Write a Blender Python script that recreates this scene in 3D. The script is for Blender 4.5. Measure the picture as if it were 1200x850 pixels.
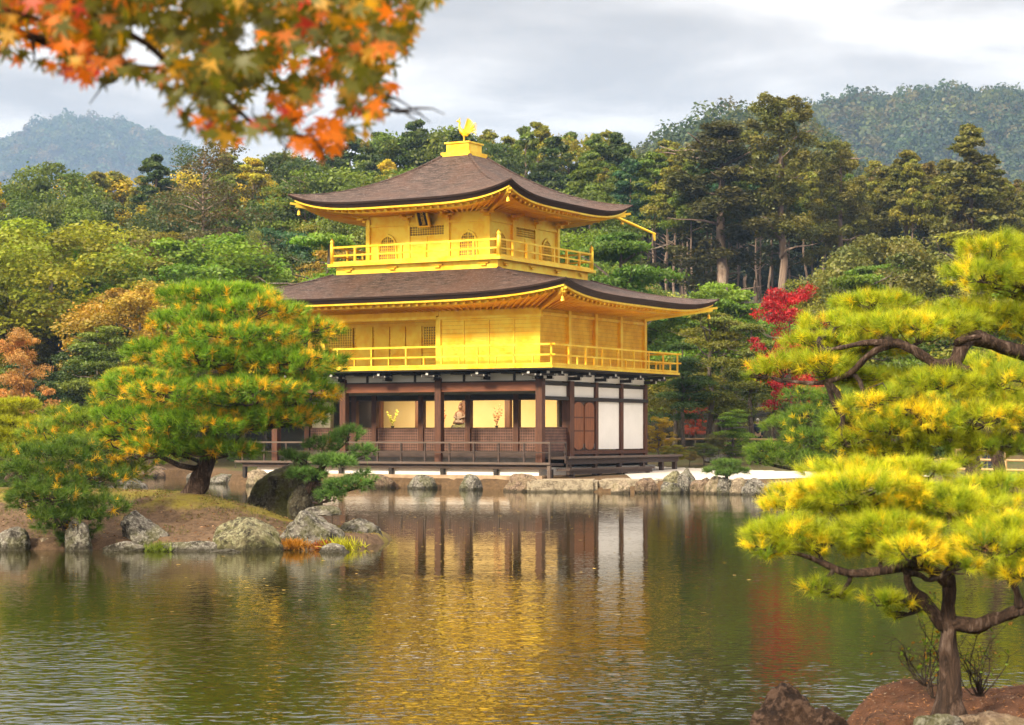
import bpy, bmesh, math, random
import numpy as np
from math import sin, cos, pi, sqrt, radians as R, atan2
from mathutils import Vector, noise, Matrix

for o in list(bpy.data.objects): bpy.data.objects.remove(o)
scene = bpy.context.scene
COL = scene.collection

# ------------------------------------------------------------------ camera
FPX, HZ, CH = 2372.0, 510.7, 1.9          # focal length (px of a 1200 px wide frame), horizon row, eye height over the water
cam_d = bpy.data.cameras.new('camera')
cam = bpy.data.objects.new('camera', cam_d); COL.objects.link(cam)
cam.location = (0, 0, CH); cam.rotation_euler = (R(90), 0, 0)
cam_d.sensor_width = 36; cam_d.lens = FPX / 1200 * 36
cam_d.shift_y = (HZ - 425) / 1200
cam_d.clip_start = 0.1; cam_d.clip_end = 9000
cam_d.dof.use_dof = True; cam_d.dof.focus_distance = 32; cam_d.dof.aperture_fstop = 71.2 / 11.0
scene.camera = cam

# ------------------------------------------------------------------ world
SUN_EL, SUN_AZ = R(31), R(218)            # azimuth clockwise from +Y: the light comes from behind and left of the camera
w = bpy.data.worlds.new('World'); scene.world = w; w.use_nodes = True
nt = w.node_tree; nt.nodes.clear()
def N(nt, t, **k):
    n = nt.nodes.new(t)
    for a, b in k.items(): setattr(n, a, b)
    return n
out = N(nt, 'ShaderNodeOutputWorld'); bg = N(nt, 'ShaderNodeBackground'); bg.inputs[1].default_value = 0.1
sky = N(nt, 'ShaderNodeTexSky', sky_type='NISHITA', sun_disc=False, sun_elevation=SUN_EL, sun_rotation=SUN_AZ)
tc = N(nt, 'ShaderNodeTexCoord'); sx = N(nt, 'ShaderNodeSeparateXYZ')
nt.links.new(tc.outputs['Generated'], sx.inputs[0])
def MATH(nt, op, a, b=None, c=None, clamp=False):
    n = N(nt, 'ShaderNodeMath', operation=op, use_clamp=clamp)
    for i, x in enumerate((a, b, c)):
        if x is None: continue
        if isinstance(x, (int, float)): n.inputs[i].default_value = x
        else: nt.links.new(x, n.inputs[i])
    return n.outputs[0]
def RAMP(nt, fac, stops, interp='LINEAR'):
    n = N(nt, 'ShaderNodeValToRGB'); n.color_ramp.interpolation = interp
    e = n.color_ramp.elements
    while len(e) < len(stops): e.new(0.5)
    for i, (p, c) in enumerate(stops):
        e[i].position = p; e[i].color = (*c, 1) if len(c) == 3 else c
    nt.links.new(fac, n.inputs[0]); return n.outputs[0]
def MIX(nt, fac, a, b, mode='MIX'):
    n = N(nt, 'ShaderNodeMix', data_type='RGBA', blend_type=mode)
    for i, x in ((0, fac), (6, a), (7, b)):
        if isinstance(x, (int, float)): n.inputs[i].default_value = x
        elif isinstance(x, tuple): n.inputs[i].default_value = (*x, 1)
        else: nt.links.new(x, n.inputs[i])
    return n.outputs[2]
zc = MATH(nt, 'MAXIMUM', sx.outputs[2], 0.0)
den = MATH(nt, 'ADD', zc, 0.16)
cx = MATH(nt, 'DIVIDE', sx.outputs[0], den); cy = MATH(nt, 'DIVIDE', sx.outputs[1], den)
cb = N(nt, 'ShaderNodeCombineXYZ'); nt.links.new(cx, cb.inputs[0]); nt.links.new(cy, cb.inputs[1])
n1 = N(nt, 'ShaderNodeTexNoise'); n1.inputs['Scale'].default_value = 2.6; n1.inputs['Detail'].default_value = 7; n1.inputs['Roughness'].default_value = 0.52
n1.inputs['Distortion'].default_value = 0.3
mp = N(nt, 'ShaderNodeMapping'); mp.inputs[1].default_value = (3.35, 1.9, 0.3); mp.inputs[3].default_value = (0.62, 0.9, 1)
nt.links.new(cb.outputs[0], mp.inputs[0]); nt.links.new(mp.outputs[0], n1.inputs['Vector'])
cl = RAMP(nt, n1.outputs[0], [(0.38, (8.6, 7.7, 6.8)), (0.45, (7.6, 6.6, 5.5)), (0.52, (5.5, 4.65, 3.75)), (0.61, (3.9, 3.2, 2.5))])
up = N(nt, 'ShaderNodeMapRange', interpolation_type='SMOOTHSTEP'); nt.links.new(sx.outputs[2], up.inputs[0])
up.inputs[1].default_value = 0.22; up.inputs[2].default_value = 0.9; up.inputs[3].default_value = 1.0; up.inputs[4].default_value = 3.6
vm = N(nt, 'ShaderNodeVectorMath', operation='SCALE'); nt.links.new(cl, vm.inputs[0]); nt.links.new(up.outputs[0], vm.inputs['Scale'])
skyc = MIX(nt, 0.97, sky.outputs[0], vm.outputs[0])
nt.links.new(skyc, bg.inputs[0]); nt.links.new(bg.outputs[0], out.inputs[0])

sd = bpy.data.lights.new('sun', 'SUN'); sd.energy = 3.8; sd.angle = R(9); sd.color = (1.0, 0.86, 0.62)
sun = bpy.data.objects.new('sun', sd); COL.objects.link(sun)
dv = Vector((sin(SUN_AZ) * cos(SUN_EL), cos(SUN_AZ) * cos(SUN_EL), sin(SUN_EL)))
sun.rotation_euler = dv.to_track_quat('Z', 'Y').to_euler(); sun.location = (-30, -30, 60)

scene.view_settings.view_transform = 'Standard'; scene.view_settings.look = 'None'
scene.view_settings.exposure = 0.92; scene.view_settings.gamma = 1
scene.view_settings.use_curve_mapping = False
scene.render.engine = 'CYCLES'
cy_ = scene.cycles
cy_.use_denoising = True; cy_.max_bounces = 6; cy_.diffuse_bounces = 3; cy_.glossy_bounces = 3
cy_.transmission_bounces = 3; cy_.volume_bounces = 0; cy_.transparent_max_bounces = 6
cy_.sample_clamp_indirect = 6; cy_.caustics_reflective = False; cy_.caustics_refractive = False

# ------------------------------------------------------------------ helpers
def W(px, py, d):
    return Vector(((px - 600) / FPX * d, d, CH + (HZ - py) * d / FPX))
def setp(o, label=None, cat=None, group=None, kind=None):
    if label: o['label'] = label
    if cat: o['category'] = cat
    if group: o['group'] = group
    if kind: o['kind'] = kind
    return o
def empty(name, loc, rz=0, label=None, cat=None, group=None):
    o = bpy.data.objects.new(name, None); COL.objects.link(o)
    o.empty_display_size = 0.2
    o.location = loc; o.rotation_euler = (0, 0, rz)
    return setp(o, label, cat, group)
def link(name, me, parent=None, loc=None):
    o = bpy.data.objects.new(name, me); COL.objects.link(o)
    if parent is not None: o.parent = parent
    if loc is not None: o.location = loc
    return o

class MB:
    """collects shapes, then builds them as one mesh object"""
    def __init__(s): s.v = []; s.f = []; s.m = []; s.cm = 0
    def add(s, vs, fs):
        b = len(s.v); s.v += [tuple(v) for v in vs]
        for f in fs: s.f.append([b + i for i in f]); s.m.append(s.cm)
    def box(s, x0, x1, y0, y1, z0, z1):
        s.add([(x0,y0,z0),(x1,y0,z0),(x1,y1,z0),(x0,y1,z0),(x0,y0,z1),(x1,y0,z1),(x1,y1,z1),(x0,y1,z1)],
              [(0,3,2,1),(4,5,6,7),(0,1,5,4),(1,2,6,5),(2,3,7,6),(3,0,4,7)])
    def beam(s, p0, p1, w, h):
        p0 = Vector(p0); p1 = Vector(p1); d = (p1 - p0).normalized()
        upv = Vector((0,0,1)) if abs(d.z) < 0.95 else Vector((0,1,0))
        a = d.cross(upv).normalized() * (w/2); b = a.cross(d).normalized() * (h/2)
        vs = [p + q for p in (p0, p1) for q in (-a-b, a-b, a+b, -a+b)]
        s.add(vs, [(0,1,2,3),(7,6,5,4),(0,4,5,1),(1,5,6,2),(2,6,7,3),(3,7,4,0)])
    def tube(s, pts, rad, n=8, jit=0, seed=0, caps=True):
        pts = [Vector(p) for p in pts]; b = len(s.v); k = len(pts)
        if isinstance(rad, (int, float)): rad = [rad]*k
        prev = None
        for i, p in enumerate(pts):
            t = (pts[min(i+1,k-1)] - pts[max(i-1,0)])
            t = t.normalized() if t.length > 1e-9 else Vector((0,0,1))
            if prev is None:
                a = t.orthogonal().normalized()
            else:
                a = (prev - t * prev.dot(t))
                a = a.normalized() if a.length > 1e-6 else t.orthogonal().normalized()
            prev = a; c = t.cross(a)
            for j in range(n):
                an = 2*pi*j/n; r = rad[i]
                if jit: r *= 1 + jit * noise.noise(Vector((cos(an)*1.7 + seed, sin(an)*1.7, i*0.45 + seed)))
                s.v.append(tuple(p + (a*cos(an) + c*sin(an)) * r))
        for i in range(k-1):
            for j in range(n):
                s.f.append([b+i*n+j, b+i*n+(j+1)%n, b+(i+1)*n+(j+1)%n, b+(i+1)*n+j]); s.m.append(s.cm)
        if caps:
            s.f.append([b+j for j in range(n)][::-1]); s.m.append(s.cm)
            s.f.append([b+(k-1)*n+j for j in range(n)]); s.m.append(s.cm)
    def ball(s, c, rx, ry=None, rz=None, n=10, m=7):
        ry = ry or rx; rz = rz or rx; b = len(s.v)
        for i in range(m+1):
            ph = pi*i/m
            for j in range(n):
                an = 2*pi*j/n
                s.v.append((c[0]+rx*sin(ph)*cos(an), c[1]+ry*sin(ph)*sin(an), c[2]-rz*cos(ph)))
        for i in range(m):
            for j in range(n):
                s.f.append([b+i*n+j, b+i*n+(j+1)%n, b+(i+1)*n+(j+1)%n, b+(i+1)*n+j]); s.m.append(s.cm)
    def prism(s, poly, off):
        """poly: list of 3D points (planar), extruded by vector off"""
        n = len(poly); off = Vector(off); a = [Vector(p) for p in poly]; c = [p + off for p in a]
        s.add(a + c, [list(range(n))[::-1], list(range(n, 2*n))] + [(i, (i+1)%n, n+(i+1)%n, n+i) for i in range(n)])
    def build(s, name, mat, parent=None, loc=None, smooth=False):
        me = bpy.data.meshes.new(name); me.from_pydata(s.v, [], s.f)
        for mt in (mat if isinstance(mat, (list, tuple)) else [mat]): me.materials.append(mt)
        if max(s.m, default=0) > 0: me.polygons.foreach_set('material_index', s.m)
        if smooth: me.polygons.foreach_set('use_smooth', [True]*len(me.polygons))
        me.update()
        return link(name, me, parent, loc)

def np_mesh(name, V, nper, mat, cols=None, smooth=False, F=None):
    """V: (k*nper,3) vertices, polygons of nper consecutive vertices (or F index array); cols per vertex"""
    me = bpy.data.meshes.new(name); V = np.ascontiguousarray(V, dtype=np.float32)
    nv = len(V)
    if F is None: F = np.arange(nv, dtype=np.int32)
    F = np.ascontiguousarray(F, dtype=np.int32).ravel(); nf = len(F)//nper
    me.vertices.add(nv); me.vertices.foreach_set('co', V.ravel())
    me.loops.add(len(F)); me.loops.foreach_set('vertex_index', F)
    me.polygons.add(nf)
    me.polygons.foreach_set('loop_start', np.arange(0, len(F), nper, dtype=np.int32))
    me.polygons.foreach_set('loop_total', np.full(nf, nper, dtype=np.int32))
    if smooth: me.polygons.foreach_set('use_smooth', np.ones(nf, dtype=bool))
    me.update(calc_edges=True)
    if cols is not None:
        a = me.color_attributes.new('Col', 'FLOAT_COLOR', 'POINT')
        c4 = np.ones((nv, 4), dtype=np.float32); c4[:, :3] = cols
        a.data.foreach_set('color', c4.ravel())
    me.materials.append(mat)
    return me

# ------------------------------------------------------------------ materials
def mat_new(name):
    m = bpy.data.materials.new(name); m.use_nodes = True; m.node_tree.nodes.clear()
    o = N(m.node_tree, 'ShaderNodeOutputMaterial'); return m, m.node_tree, o
def LK(nt, a, b): nt.links.new(a, b)
def noise_n(nt, scale, detail=5, rough=0.55, vec=None, dist=0):
    n = N(nt, 'ShaderNodeTexNoise'); n.inputs['Scale'].default_value = scale
    n.inputs['Detail'].default_value = detail; n.inputs['Roughness'].default_value = rough; n.inputs['Distortion'].default_value = dist
    if vec is not None: LK(nt, vec, n.inputs['Vector'])
    return n.outputs[0]
def objvec(nt, scale=(1,1,1), coord='Object'):
    t = N(nt, 'ShaderNodeTexCoord'); m = N(nt, 'ShaderNodeMapping'); m.inputs[3].default_value = scale
    LK(nt, t.outputs[coord], m.inputs[0]); return m.outputs[0]
def princ(nt, out, col, rough=0.6, metal=0.0, bump=None, bstr=0.3, bdist=0.02, spec=0.5):
    p = N(nt, 'ShaderNodeBsdfPrincipled')
    if isinstance(col, tuple): p.inputs['Base Color'].default_value = (*col, 1)
    else: LK(nt, col, p.inputs['Base Color'])
    if isinstance(rough, (int, float)): p.inputs['Roughness'].default_value = rough
    else: LK(nt, rough, p.inputs['Roughness'])
    p.inputs['Metallic'].default_value = metal
    p.inputs['Specular IOR Level'].default_value = spec
    if bump is not None:
        b = N(nt, 'ShaderNodeBump'); b.inputs['Strength'].default_value = bstr; b.inputs['Distance'].default_value = bdist
        LK(nt, bump, b.inputs['Height']); LK(nt, b.outputs[0], p.inputs['Normal'])
    LK(nt, p.outputs[0], out.inputs[0]); return p

def simple(name, c1, c2=None, rough=0.6, metal=0, scale=3, stretch=(1,1,1), bstr=0.3, bdist=0.01, spec=0.4, detail=6):
    m, nt, o = mat_new(name)
    v = objvec(nt, stretch); n = noise_n(nt, scale, detail, 0.6, v)
    if c2 is None: c2 = tuple(x*0.7 for x in c1)
    c = RAMP(nt, n, [(0.3, c2), (0.7, c1)])
    princ(nt, o, c, rough, metal, n, bstr, bdist, spec); return m

def gold_mat(name, boards=False, base=(1.0, 0.73, 0.085), dark=(0.94, 0.53, 0.032), rough=0.40):
    m, nt, o = mat_new(name)
    v = objvec(nt); n = noise_n(nt, 1.6, 6, 0.6, v)
    n2 = noise_n(nt, 9.0, 3, 0.5, v)
    c = RAMP(nt, n, [(0.36, dark), (0.58, base)])
    h = n2
    if boards:
        t = N(nt, 'ShaderNodeSeparateXYZ'); LK(nt, v, t.inputs[0])
        f = MATH(nt, 'FRACT', MATH(nt, 'MULTIPLY', t.outputs[2], 1/0.145))
        groove = MATH(nt, 'GREATER_THAN', f, 0.9)
        fl = MATH(nt, 'FLOOR', MATH(nt, 'MULTIPLY', t.outputs[2], 1/0.145))
        wn = N(nt, 'ShaderNodeTexWhiteNoise', noise_dimensions='1D'); LK(nt, fl, wn.inputs['W'])
        c = MIX(nt, MATH(nt, 'MULTIPLY', wn.outputs[0], 0.35), c, dark)
        c = MIX(nt, MATH(nt, 'MULTIPLY', groove, 0.55), c, (0.55, 0.27, 0.02))
        h = MATH(nt, 'ADD', MATH(nt, 'MULTIPLY', f, 1.0), MATH(nt, 'MULTIPLY', n2, 0.4))
    r = RAMP(nt, n2, [(0.3, (rough-0.06,)*3), (0.7, (rough+0.16,)*3)])
    princ(nt, o, c, r, 0.78, h, 0.35 if boards else 0.18, 0.012, 0.3)
    return m
M = {}
M['gold'] = gold_mat('gold leaf')
M['goldwall'] = gold_mat('gold leaf boards', True)
M['goldside'] = gold_mat('shade toned gold boards', True, (0.95, 0.60, 0.05), (0.80, 0.42, 0.022), 0.45)  # deeper gold: roof shade on the side wall is put into the colour
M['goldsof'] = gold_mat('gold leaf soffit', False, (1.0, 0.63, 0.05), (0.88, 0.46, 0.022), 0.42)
M['brown'] = simple('brown timber', (0.125, 0.046, 0.022), (0.05, 0.019, 0.010), 0.6, 0, 5, (3, 3, 0.4), 0.3)
M['beam'] = simple('red brown beam', (0.22, 0.072, 0.03), (0.11, 0.036, 0.017), 0.55, 0, 4, (0.4, 3, 3), 0.25)
M['dark'] = simple('black timber', (0.03, 0.022, 0.018), (0.014, 0.011, 0.010), 0.6, 0, 5, (1, 1, 1), 0.2)
M['greywood'] = simple('weathered grey timber', (0.075, 0.046, 0.036), (0.03, 0.019, 0.015), 0.7, 0, 4, (0.5, 3, 3), 0.3)
M['deckedge'] = simple('pale deck edge', (0.14, 0.10, 0.082), (0.085, 0.06, 0.048), 0.7, 0, 4, (0.5, 3, 3), 0.3)
M['door'] = simple('polished door wood', (0.30, 0.105, 0.035), (0.13, 0.042, 0.017), 0.42, 0, 5, (4, 4, 0.35), 0.2)
M['white'] = simple('white plaster', (0.87, 0.86, 0.85), (0.78, 0.775, 0.76), 0.8, 0, 1.2, (1, 1, 1), 0.05)
M['whitetip'] = simple('white painted timber ends', (0.75, 0.74, 0.72), (0.5, 0.49, 0.48), 0.7)
M['cream'] = simple('cream wall', (0.88, 0.70, 0.40), (0.84, 0.62, 0.30), 0.7, 0, 1.0, (1, 1, 1), 0.05)
M['pane'] = simple('dim paper pane', (0.42, 0.25, 0.08), (0.32, 0.17, 0.05), 0.7)
M['metal'] = simple('aged metal fitting', (0.25, 0.24, 0.23), (0.12, 0.11, 0.10), 0.45, 0.6)
M['stone'] = simple('tan cut stone', (0.46, 0.33, 0.215), (0.24, 0.16, 0.10), 0.85, 0, 2.5, (1, 1, 1.5), 0.6, 0.04)
M['gravel'] = simple('white raked gravel', (0.62, 0.58, 0.52), (0.44, 0.40, 0.35), 0.9, 0, 14, (1, 1, 1), 0.5, 0.02)
M['bamboo'] = simple('pale bamboo', (0.50, 0.33, 0.16), (0.34, 0.20, 0.09), 0.5, 0, 4, (0.5, 4, 4), 0.2)
M['red'] = simple('red cloth', (0.50, 0.02, 0.03), (0.30, 0.012, 0.02), 0.8)
M['navy'] = simple('navy cloth', (0.02, 0.025, 0.06), (0.012, 0.014, 0.035), 0.8)
M['skin'] = simple('skin', (0.62, 0.40, 0.29), (0.54, 0.33, 0.24), 0.55, 0, 2, (1,1,1), 0.02)
M['hairg'] = simple('grey hair', (0.42, 0.40, 0.39), (0.25, 0.24, 0.23), 0.8)
M['hairb'] = simple('black hair', (0.02, 0.016, 0.013), None, 0.7)

def roof_mat():
    m, nt, o = mat_new('cypress bark roof')
    t = N(nt, 'ShaderNodeTexCoord'); sp = N(nt, 'ShaderNodeSeparateXYZ'); LK(nt, t.outputs['Object'], sp.inputs[0])
    v = objvec(nt, (1, 1, 1)); v2 = objvec(nt, (2.2, 2.2, 34))
    n1 = noise_n(nt, 1.0, 8, 0.65, v2); n2 = noise_n(nt, 0.55, 6, 0.6, v, 0.6); n3 = noise_n(nt, 14, 4, 0.6, v)
    c = RAMP(nt, n1, [(0.38, (0.014, 0.009, 0.007)), (0.5, (0.050, 0.030, 0.024)), (0.64, (0.14, 0.095, 0.080))])
    c = MIX(nt, RAMP(nt, n2, [(0.42, (0,0,0)), (0.66, (0.75,0.75,0.75))]), c, (0.085, 0.040, 0.026))
    c = MIX(nt, RAMP(nt, n3, [(0.54, (0,0,0)), (0.72, (0.6,)*3)]), c, (0.24, 0.20, 0.20))
    h = MATH(nt, 'ADD', n1, MATH(nt, 'MULTIPLY', n3, 0.5))
    princ(nt, o, c, 0.7, 0, h, 1.0, 0.06, 0.22); return m
M['roof'] = roof_mat()
M['roofedge'] = simple('layered bark eave edge', (0.055, 0.028, 0.020), (0.018, 0.011, 0.010), 0.7, 0, 4, (0.5, 0.5, 16), 0.5)

def lattice_mat():
    m, nt, o = mat_new('dark lattice board')
    v = objvec(nt); sp = N(nt, 'ShaderNodeSeparateXYZ'); LK(nt, v, sp.inputs[0])
    def g(s, k):
        return MATH(nt, 'GREATER_THAN', MATH(nt, 'FRACT', MATH(nt, 'MULTIPLY', s, 1/0.105)), k)
    a = MATH(nt, 'ADD', sp.outputs[0], sp.outputs[1])
    l = MATH(nt, 'MAXIMUM', g(a, 0.62), g(sp.outputs[2], 0.62))
    n = noise_n(nt, 3, 5, 0.6, v)
    c = MIX(nt, l, RAMP(nt, n, [(0.3, (0.03, 0.014, 0.010)), (0.7, (0.06, 0.025, 0.017))]), RAMP(nt, n, [(0.3, (0.10, 0.045, 0.03)), (0.7, (0.20, 0.10, 0.07))]))
    princ(nt, o, c, 0.6, 0, l, 0.6, 0.02, 0.4); return m
M['lattice'] = lattice_mat()

def foliage_mat(name, transl=0.38, tint=(1.0, 1.0, 1.0), nscale=0.0):
    m, nt, o = mat_new(name)
    a = N(nt, 'ShaderNodeAttribute', attribute_name='Col'); oi = N(nt, 'ShaderNodeObjectInfo')
    c = MIX(nt, 1.0, a.outputs['Color'], oi.outputs['Color'], 'MULTIPLY')
    d = N(nt, 'ShaderNodeBsdfDiffuse'); t = N(nt, 'ShaderNodeBsdfTranslucent'); g = N(nt, 'ShaderNodeBsdfGlossy')
    LK(nt, c, d.inputs[0]); LK(nt, MIX(nt, 1.0, c, (1.15, 1.1, 0.55), 'MULTIPLY'), t.inputs[0])
    g.inputs[1].default_value = 0.45; g.inputs[0].default_value = (0.5, 0.5, 0.42, 1)
    x = N(nt, 'ShaderNodeMixShader'); x.inputs[0].default_value = transl; LK(nt, d.outputs[0], x.inputs[1]); LK(nt, t.outputs[0], x.inputs[2])
    y = N(nt, 'ShaderNodeMixShader'); y.inputs[0].default_value = 0.05; LK(nt, x.outputs[0], y.inputs[1]); LK(nt, g.outputs[0], y.inputs[2])
    LK(nt, y.outputs[0], o.inputs[0]); return m
M['leaf'] = foliage_mat('leaves')
M['needle'] = foliage_mat('pine needles', 0.30)
M['mapleleaf'] = foliage_mat('maple leaves', 0.62)

def bark_mat(name, c1, c2, c3, sc=9, st=(1, 1, 0.28)):
    m, nt, o = mat_new(name)
    v = objvec(nt, st); n = noise_n(nt, sc, 6, 0.65, v, 0.8)
    v2 = objvec(nt, (st[0], st[1], st[2]*0.6)); n5 = noise_n(nt, sc*2.6, 5, 0.7, v2, 1.2)
    k = MATH(nt, 'ABSOLUTE', MATH(nt, 'SUBTRACT', n, 0.5)); k = MATH(nt, 'MINIMUM', MATH(nt, 'MULTIPLY', k, 7), 1.0)
    h = MATH(nt, 'MULTIPLY', MATH(nt, 'ADD', MATH(nt, 'MULTIPLY', k, 0.6), 0.4), MATH(nt, 'MULTIPLY', n5, 1.7))
    c = RAMP(nt, h, [(0.22, c2), (0.6, c1), (1.0, c3)])
    princ(nt, o, c, 0.85, 0, h, 0.9, 0.03, 0.25); return m
M['bark'] = bark_mat('pine bark', (0.075, 0.045, 0.033), (0.012, 0.008, 0.007), (0.18, 0.13, 0.11))
M['twig'] = bark_mat('dark twigs', (0.06, 0.04, 0.032), (0.02, 0.014, 0.012), (0.12, 0.09, 0.075), 20)
M['cedarbark'] = bark_mat('pale cedar bark', (0.26, 0.19, 0.15), (0.12, 0.08, 0.06), (0.42, 0.34, 0.29), 3, (1, 1, 0.12))
M['treebark'] = bark_mat('grey bark', (0.15, 0.12, 0.10), (0.06, 0.045, 0.035), (0.27, 0.23, 0.20), 4)

def rock_mat(name, base, dark, lich, moss=0.0, wet=True):
    m, nt, o = mat_new(name)
    v = objvec(nt, (1,1,1)); oi = N(nt, 'ShaderNodeObjectInfo')
    mpn = N(nt, 'ShaderNodeVectorMath', operation='ADD'); LK(nt, v, mpn.inputs[0])
    cb = N(nt, 'ShaderNodeCombineXYZ'); LK(nt, MATH(nt, 'MULTIPLY', oi.outputs['Random'], 50.0), cb.inputs[0]); LK(nt, cb.outputs[0], mpn.inputs[1])
    v = mpn.outputs[0]
    n = noise_n(nt, 5, 8, 0.7, v); n2 = noise_n(nt, 17, 5, 0.7, v); n3 = noise_n(nt, 2.2, 5, 0.6, v)
    c = RAMP(nt, n, [(0.40, dark), (0.56, base)])
    c = MIX(nt, RAMP(nt, n2, [(0.50, (0,0,0)), (0.60, (0.6,)*3)]), c, lich)
    g = N(nt, 'ShaderNodeNewGeometry'); sp = N(nt, 'ShaderNodeSeparateXYZ'); LK(nt, g.outputs['Normal'], sp.inputs[0])
    if moss:
        k = MATH(nt, 'MULTIPLY', RAMP(nt, n3, [(0.5, (0,0,0)), (0.6, (1,1,1))]), moss)
        c = MIX(nt, k, c, (0.10, 0.105, 0.02))
    if wet:
        pz = N(nt, 'ShaderNodeSeparateXYZ'); LK(nt, g.outputs['Position'], pz.inputs[0])
        wl = MATH(nt, 'ADD', pz.outputs[2], MATH(nt, 'MULTIPLY', n, 0.12))
        mr = N(nt, 'ShaderNodeMapRange'); LK(nt, wl, mr.inputs[0]); mr.inputs[1].default_value = 0.10; mr.inputs[2].default_value = 0.17
        mr.inputs[3].default_value = 0.75; mr.inputs[4].default_value = 0
        c = MIX(nt, mr.outputs[0], c, (0.025, 0.022, 0.012))
    h = MATH(nt, 'ADD', n, MATH(nt, 'MULTIPLY', n2, 0.5))
    princ(nt, o, c, 0.9, 0, h, 1.0, 0.10, 0.2); return m
M['rock'] = rock_mat('lichened grey rock', (0.17, 0.155, 0.135), (0.03, 0.026, 0.022), (0.42, 0.41, 0.36), 0.4)
M['rockgreen'] = rock_mat('yellow green lichened rock', (0.20, 0.18, 0.11), (0.035, 0.03, 0.022), (0.40, 0.40, 0.24), 0.5)
M['rockdark'] = rock_mat('dark mossy rock', (0.075, 0.065, 0.045), (0.022, 0.018, 0.014), (0.15, 0.145, 0.11), 0.6, False)
M['rockbrown'] = rock_mat('red brown rock', (0.20, 0.14, 0.10), (0.06, 0.04, 0.03), (0.36, 0.28, 0.2), 0.2)
M['rocktan'] = rock_mat('tan rock', (0.31, 0.25, 0.18), (0.11, 0.085, 0.06), (0.5, 0.42, 0.32), 0.3)
M['slab'] = rock_mat('pale flagstone', (0.40, 0.34, 0.25), (0.17, 0.135, 0.095), (0.50, 0.43, 0.33), 0.0, True)
M['rockstump'] = rock_mat('dark brown weathered stump', (0.06, 0.035, 0.024), (0.018, 0.011, 0.009), (0.16, 0.10, 0.075), 0.0, False)

def ground_mat(name, a, b, mossc, lo=0.45, hi=0.6, sc=0.6, speck=(0.3, 0.2, 0.12)):
    m, nt, o = mat_new(name)
    v = objvec(nt); n = noise_n(nt, sc, 7, 0.62, v); n2 = noise_n(nt, 7, 7, 0.7, v); n3 = noise_n(nt, 42, 3, 0.6, v)
    c = RAMP(nt, n2, [(0.32, b), (0.66, a)])
    at = N(nt, 'ShaderNodeAttribute', attribute_name='Col')
    k = MATH(nt, 'ADD', n, MATH(nt, 'SUBTRACT', at.outputs['Fac'], 0.5))
    c = MIX(nt, RAMP(nt, k, [(lo, (0,0,0)), (hi, (1,1,1))]), c, MIX(nt, n2, tuple(x*0.6 for x in mossc), tuple(min(1, x*1.5) for x in mossc)))
    c = MIX(nt, RAMP(nt, n3, [(0.64, (0,0,0)), (0.72, (0.7,)*3)]), c, speck)
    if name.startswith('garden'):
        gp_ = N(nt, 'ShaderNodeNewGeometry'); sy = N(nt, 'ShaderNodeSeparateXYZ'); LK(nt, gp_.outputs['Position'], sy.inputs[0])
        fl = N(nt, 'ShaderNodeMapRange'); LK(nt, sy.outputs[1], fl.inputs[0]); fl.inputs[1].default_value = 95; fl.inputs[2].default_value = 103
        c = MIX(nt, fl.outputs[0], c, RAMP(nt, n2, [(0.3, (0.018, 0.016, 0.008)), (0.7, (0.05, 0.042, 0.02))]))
    h = MATH(nt, 'ADD', n2, MATH(nt, 'MULTIPLY', n3, 0.4))
    princ(nt, o, c, 0.95, 0, h, 1.0, 0.05, 0.15); return m
M['island'] = ground_mat('island earth and moss', (0.175, 0.115, 0.072), (0.065, 0.042, 0.028), (0.20, 0.165, 0.030), 0.48, 0.68, 1.6, (0.36, 0.24, 0.15))
M['islet'] = ground_mat('reddish islet earth', (0.13, 0.060, 0.034), (0.035, 0.018, 0.012), (0.07, 0.07, 0.02), 0.62, 0.75, 1.8, (0.40, 0.30, 0.22))
M['ground'] = ground_mat('garden earth and grass', (0.15, 0.095, 0.05), (0.07, 0.045, 0.026), (0.055, 0.075, 0.02), 0.38, 0.6, 0.12)

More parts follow.
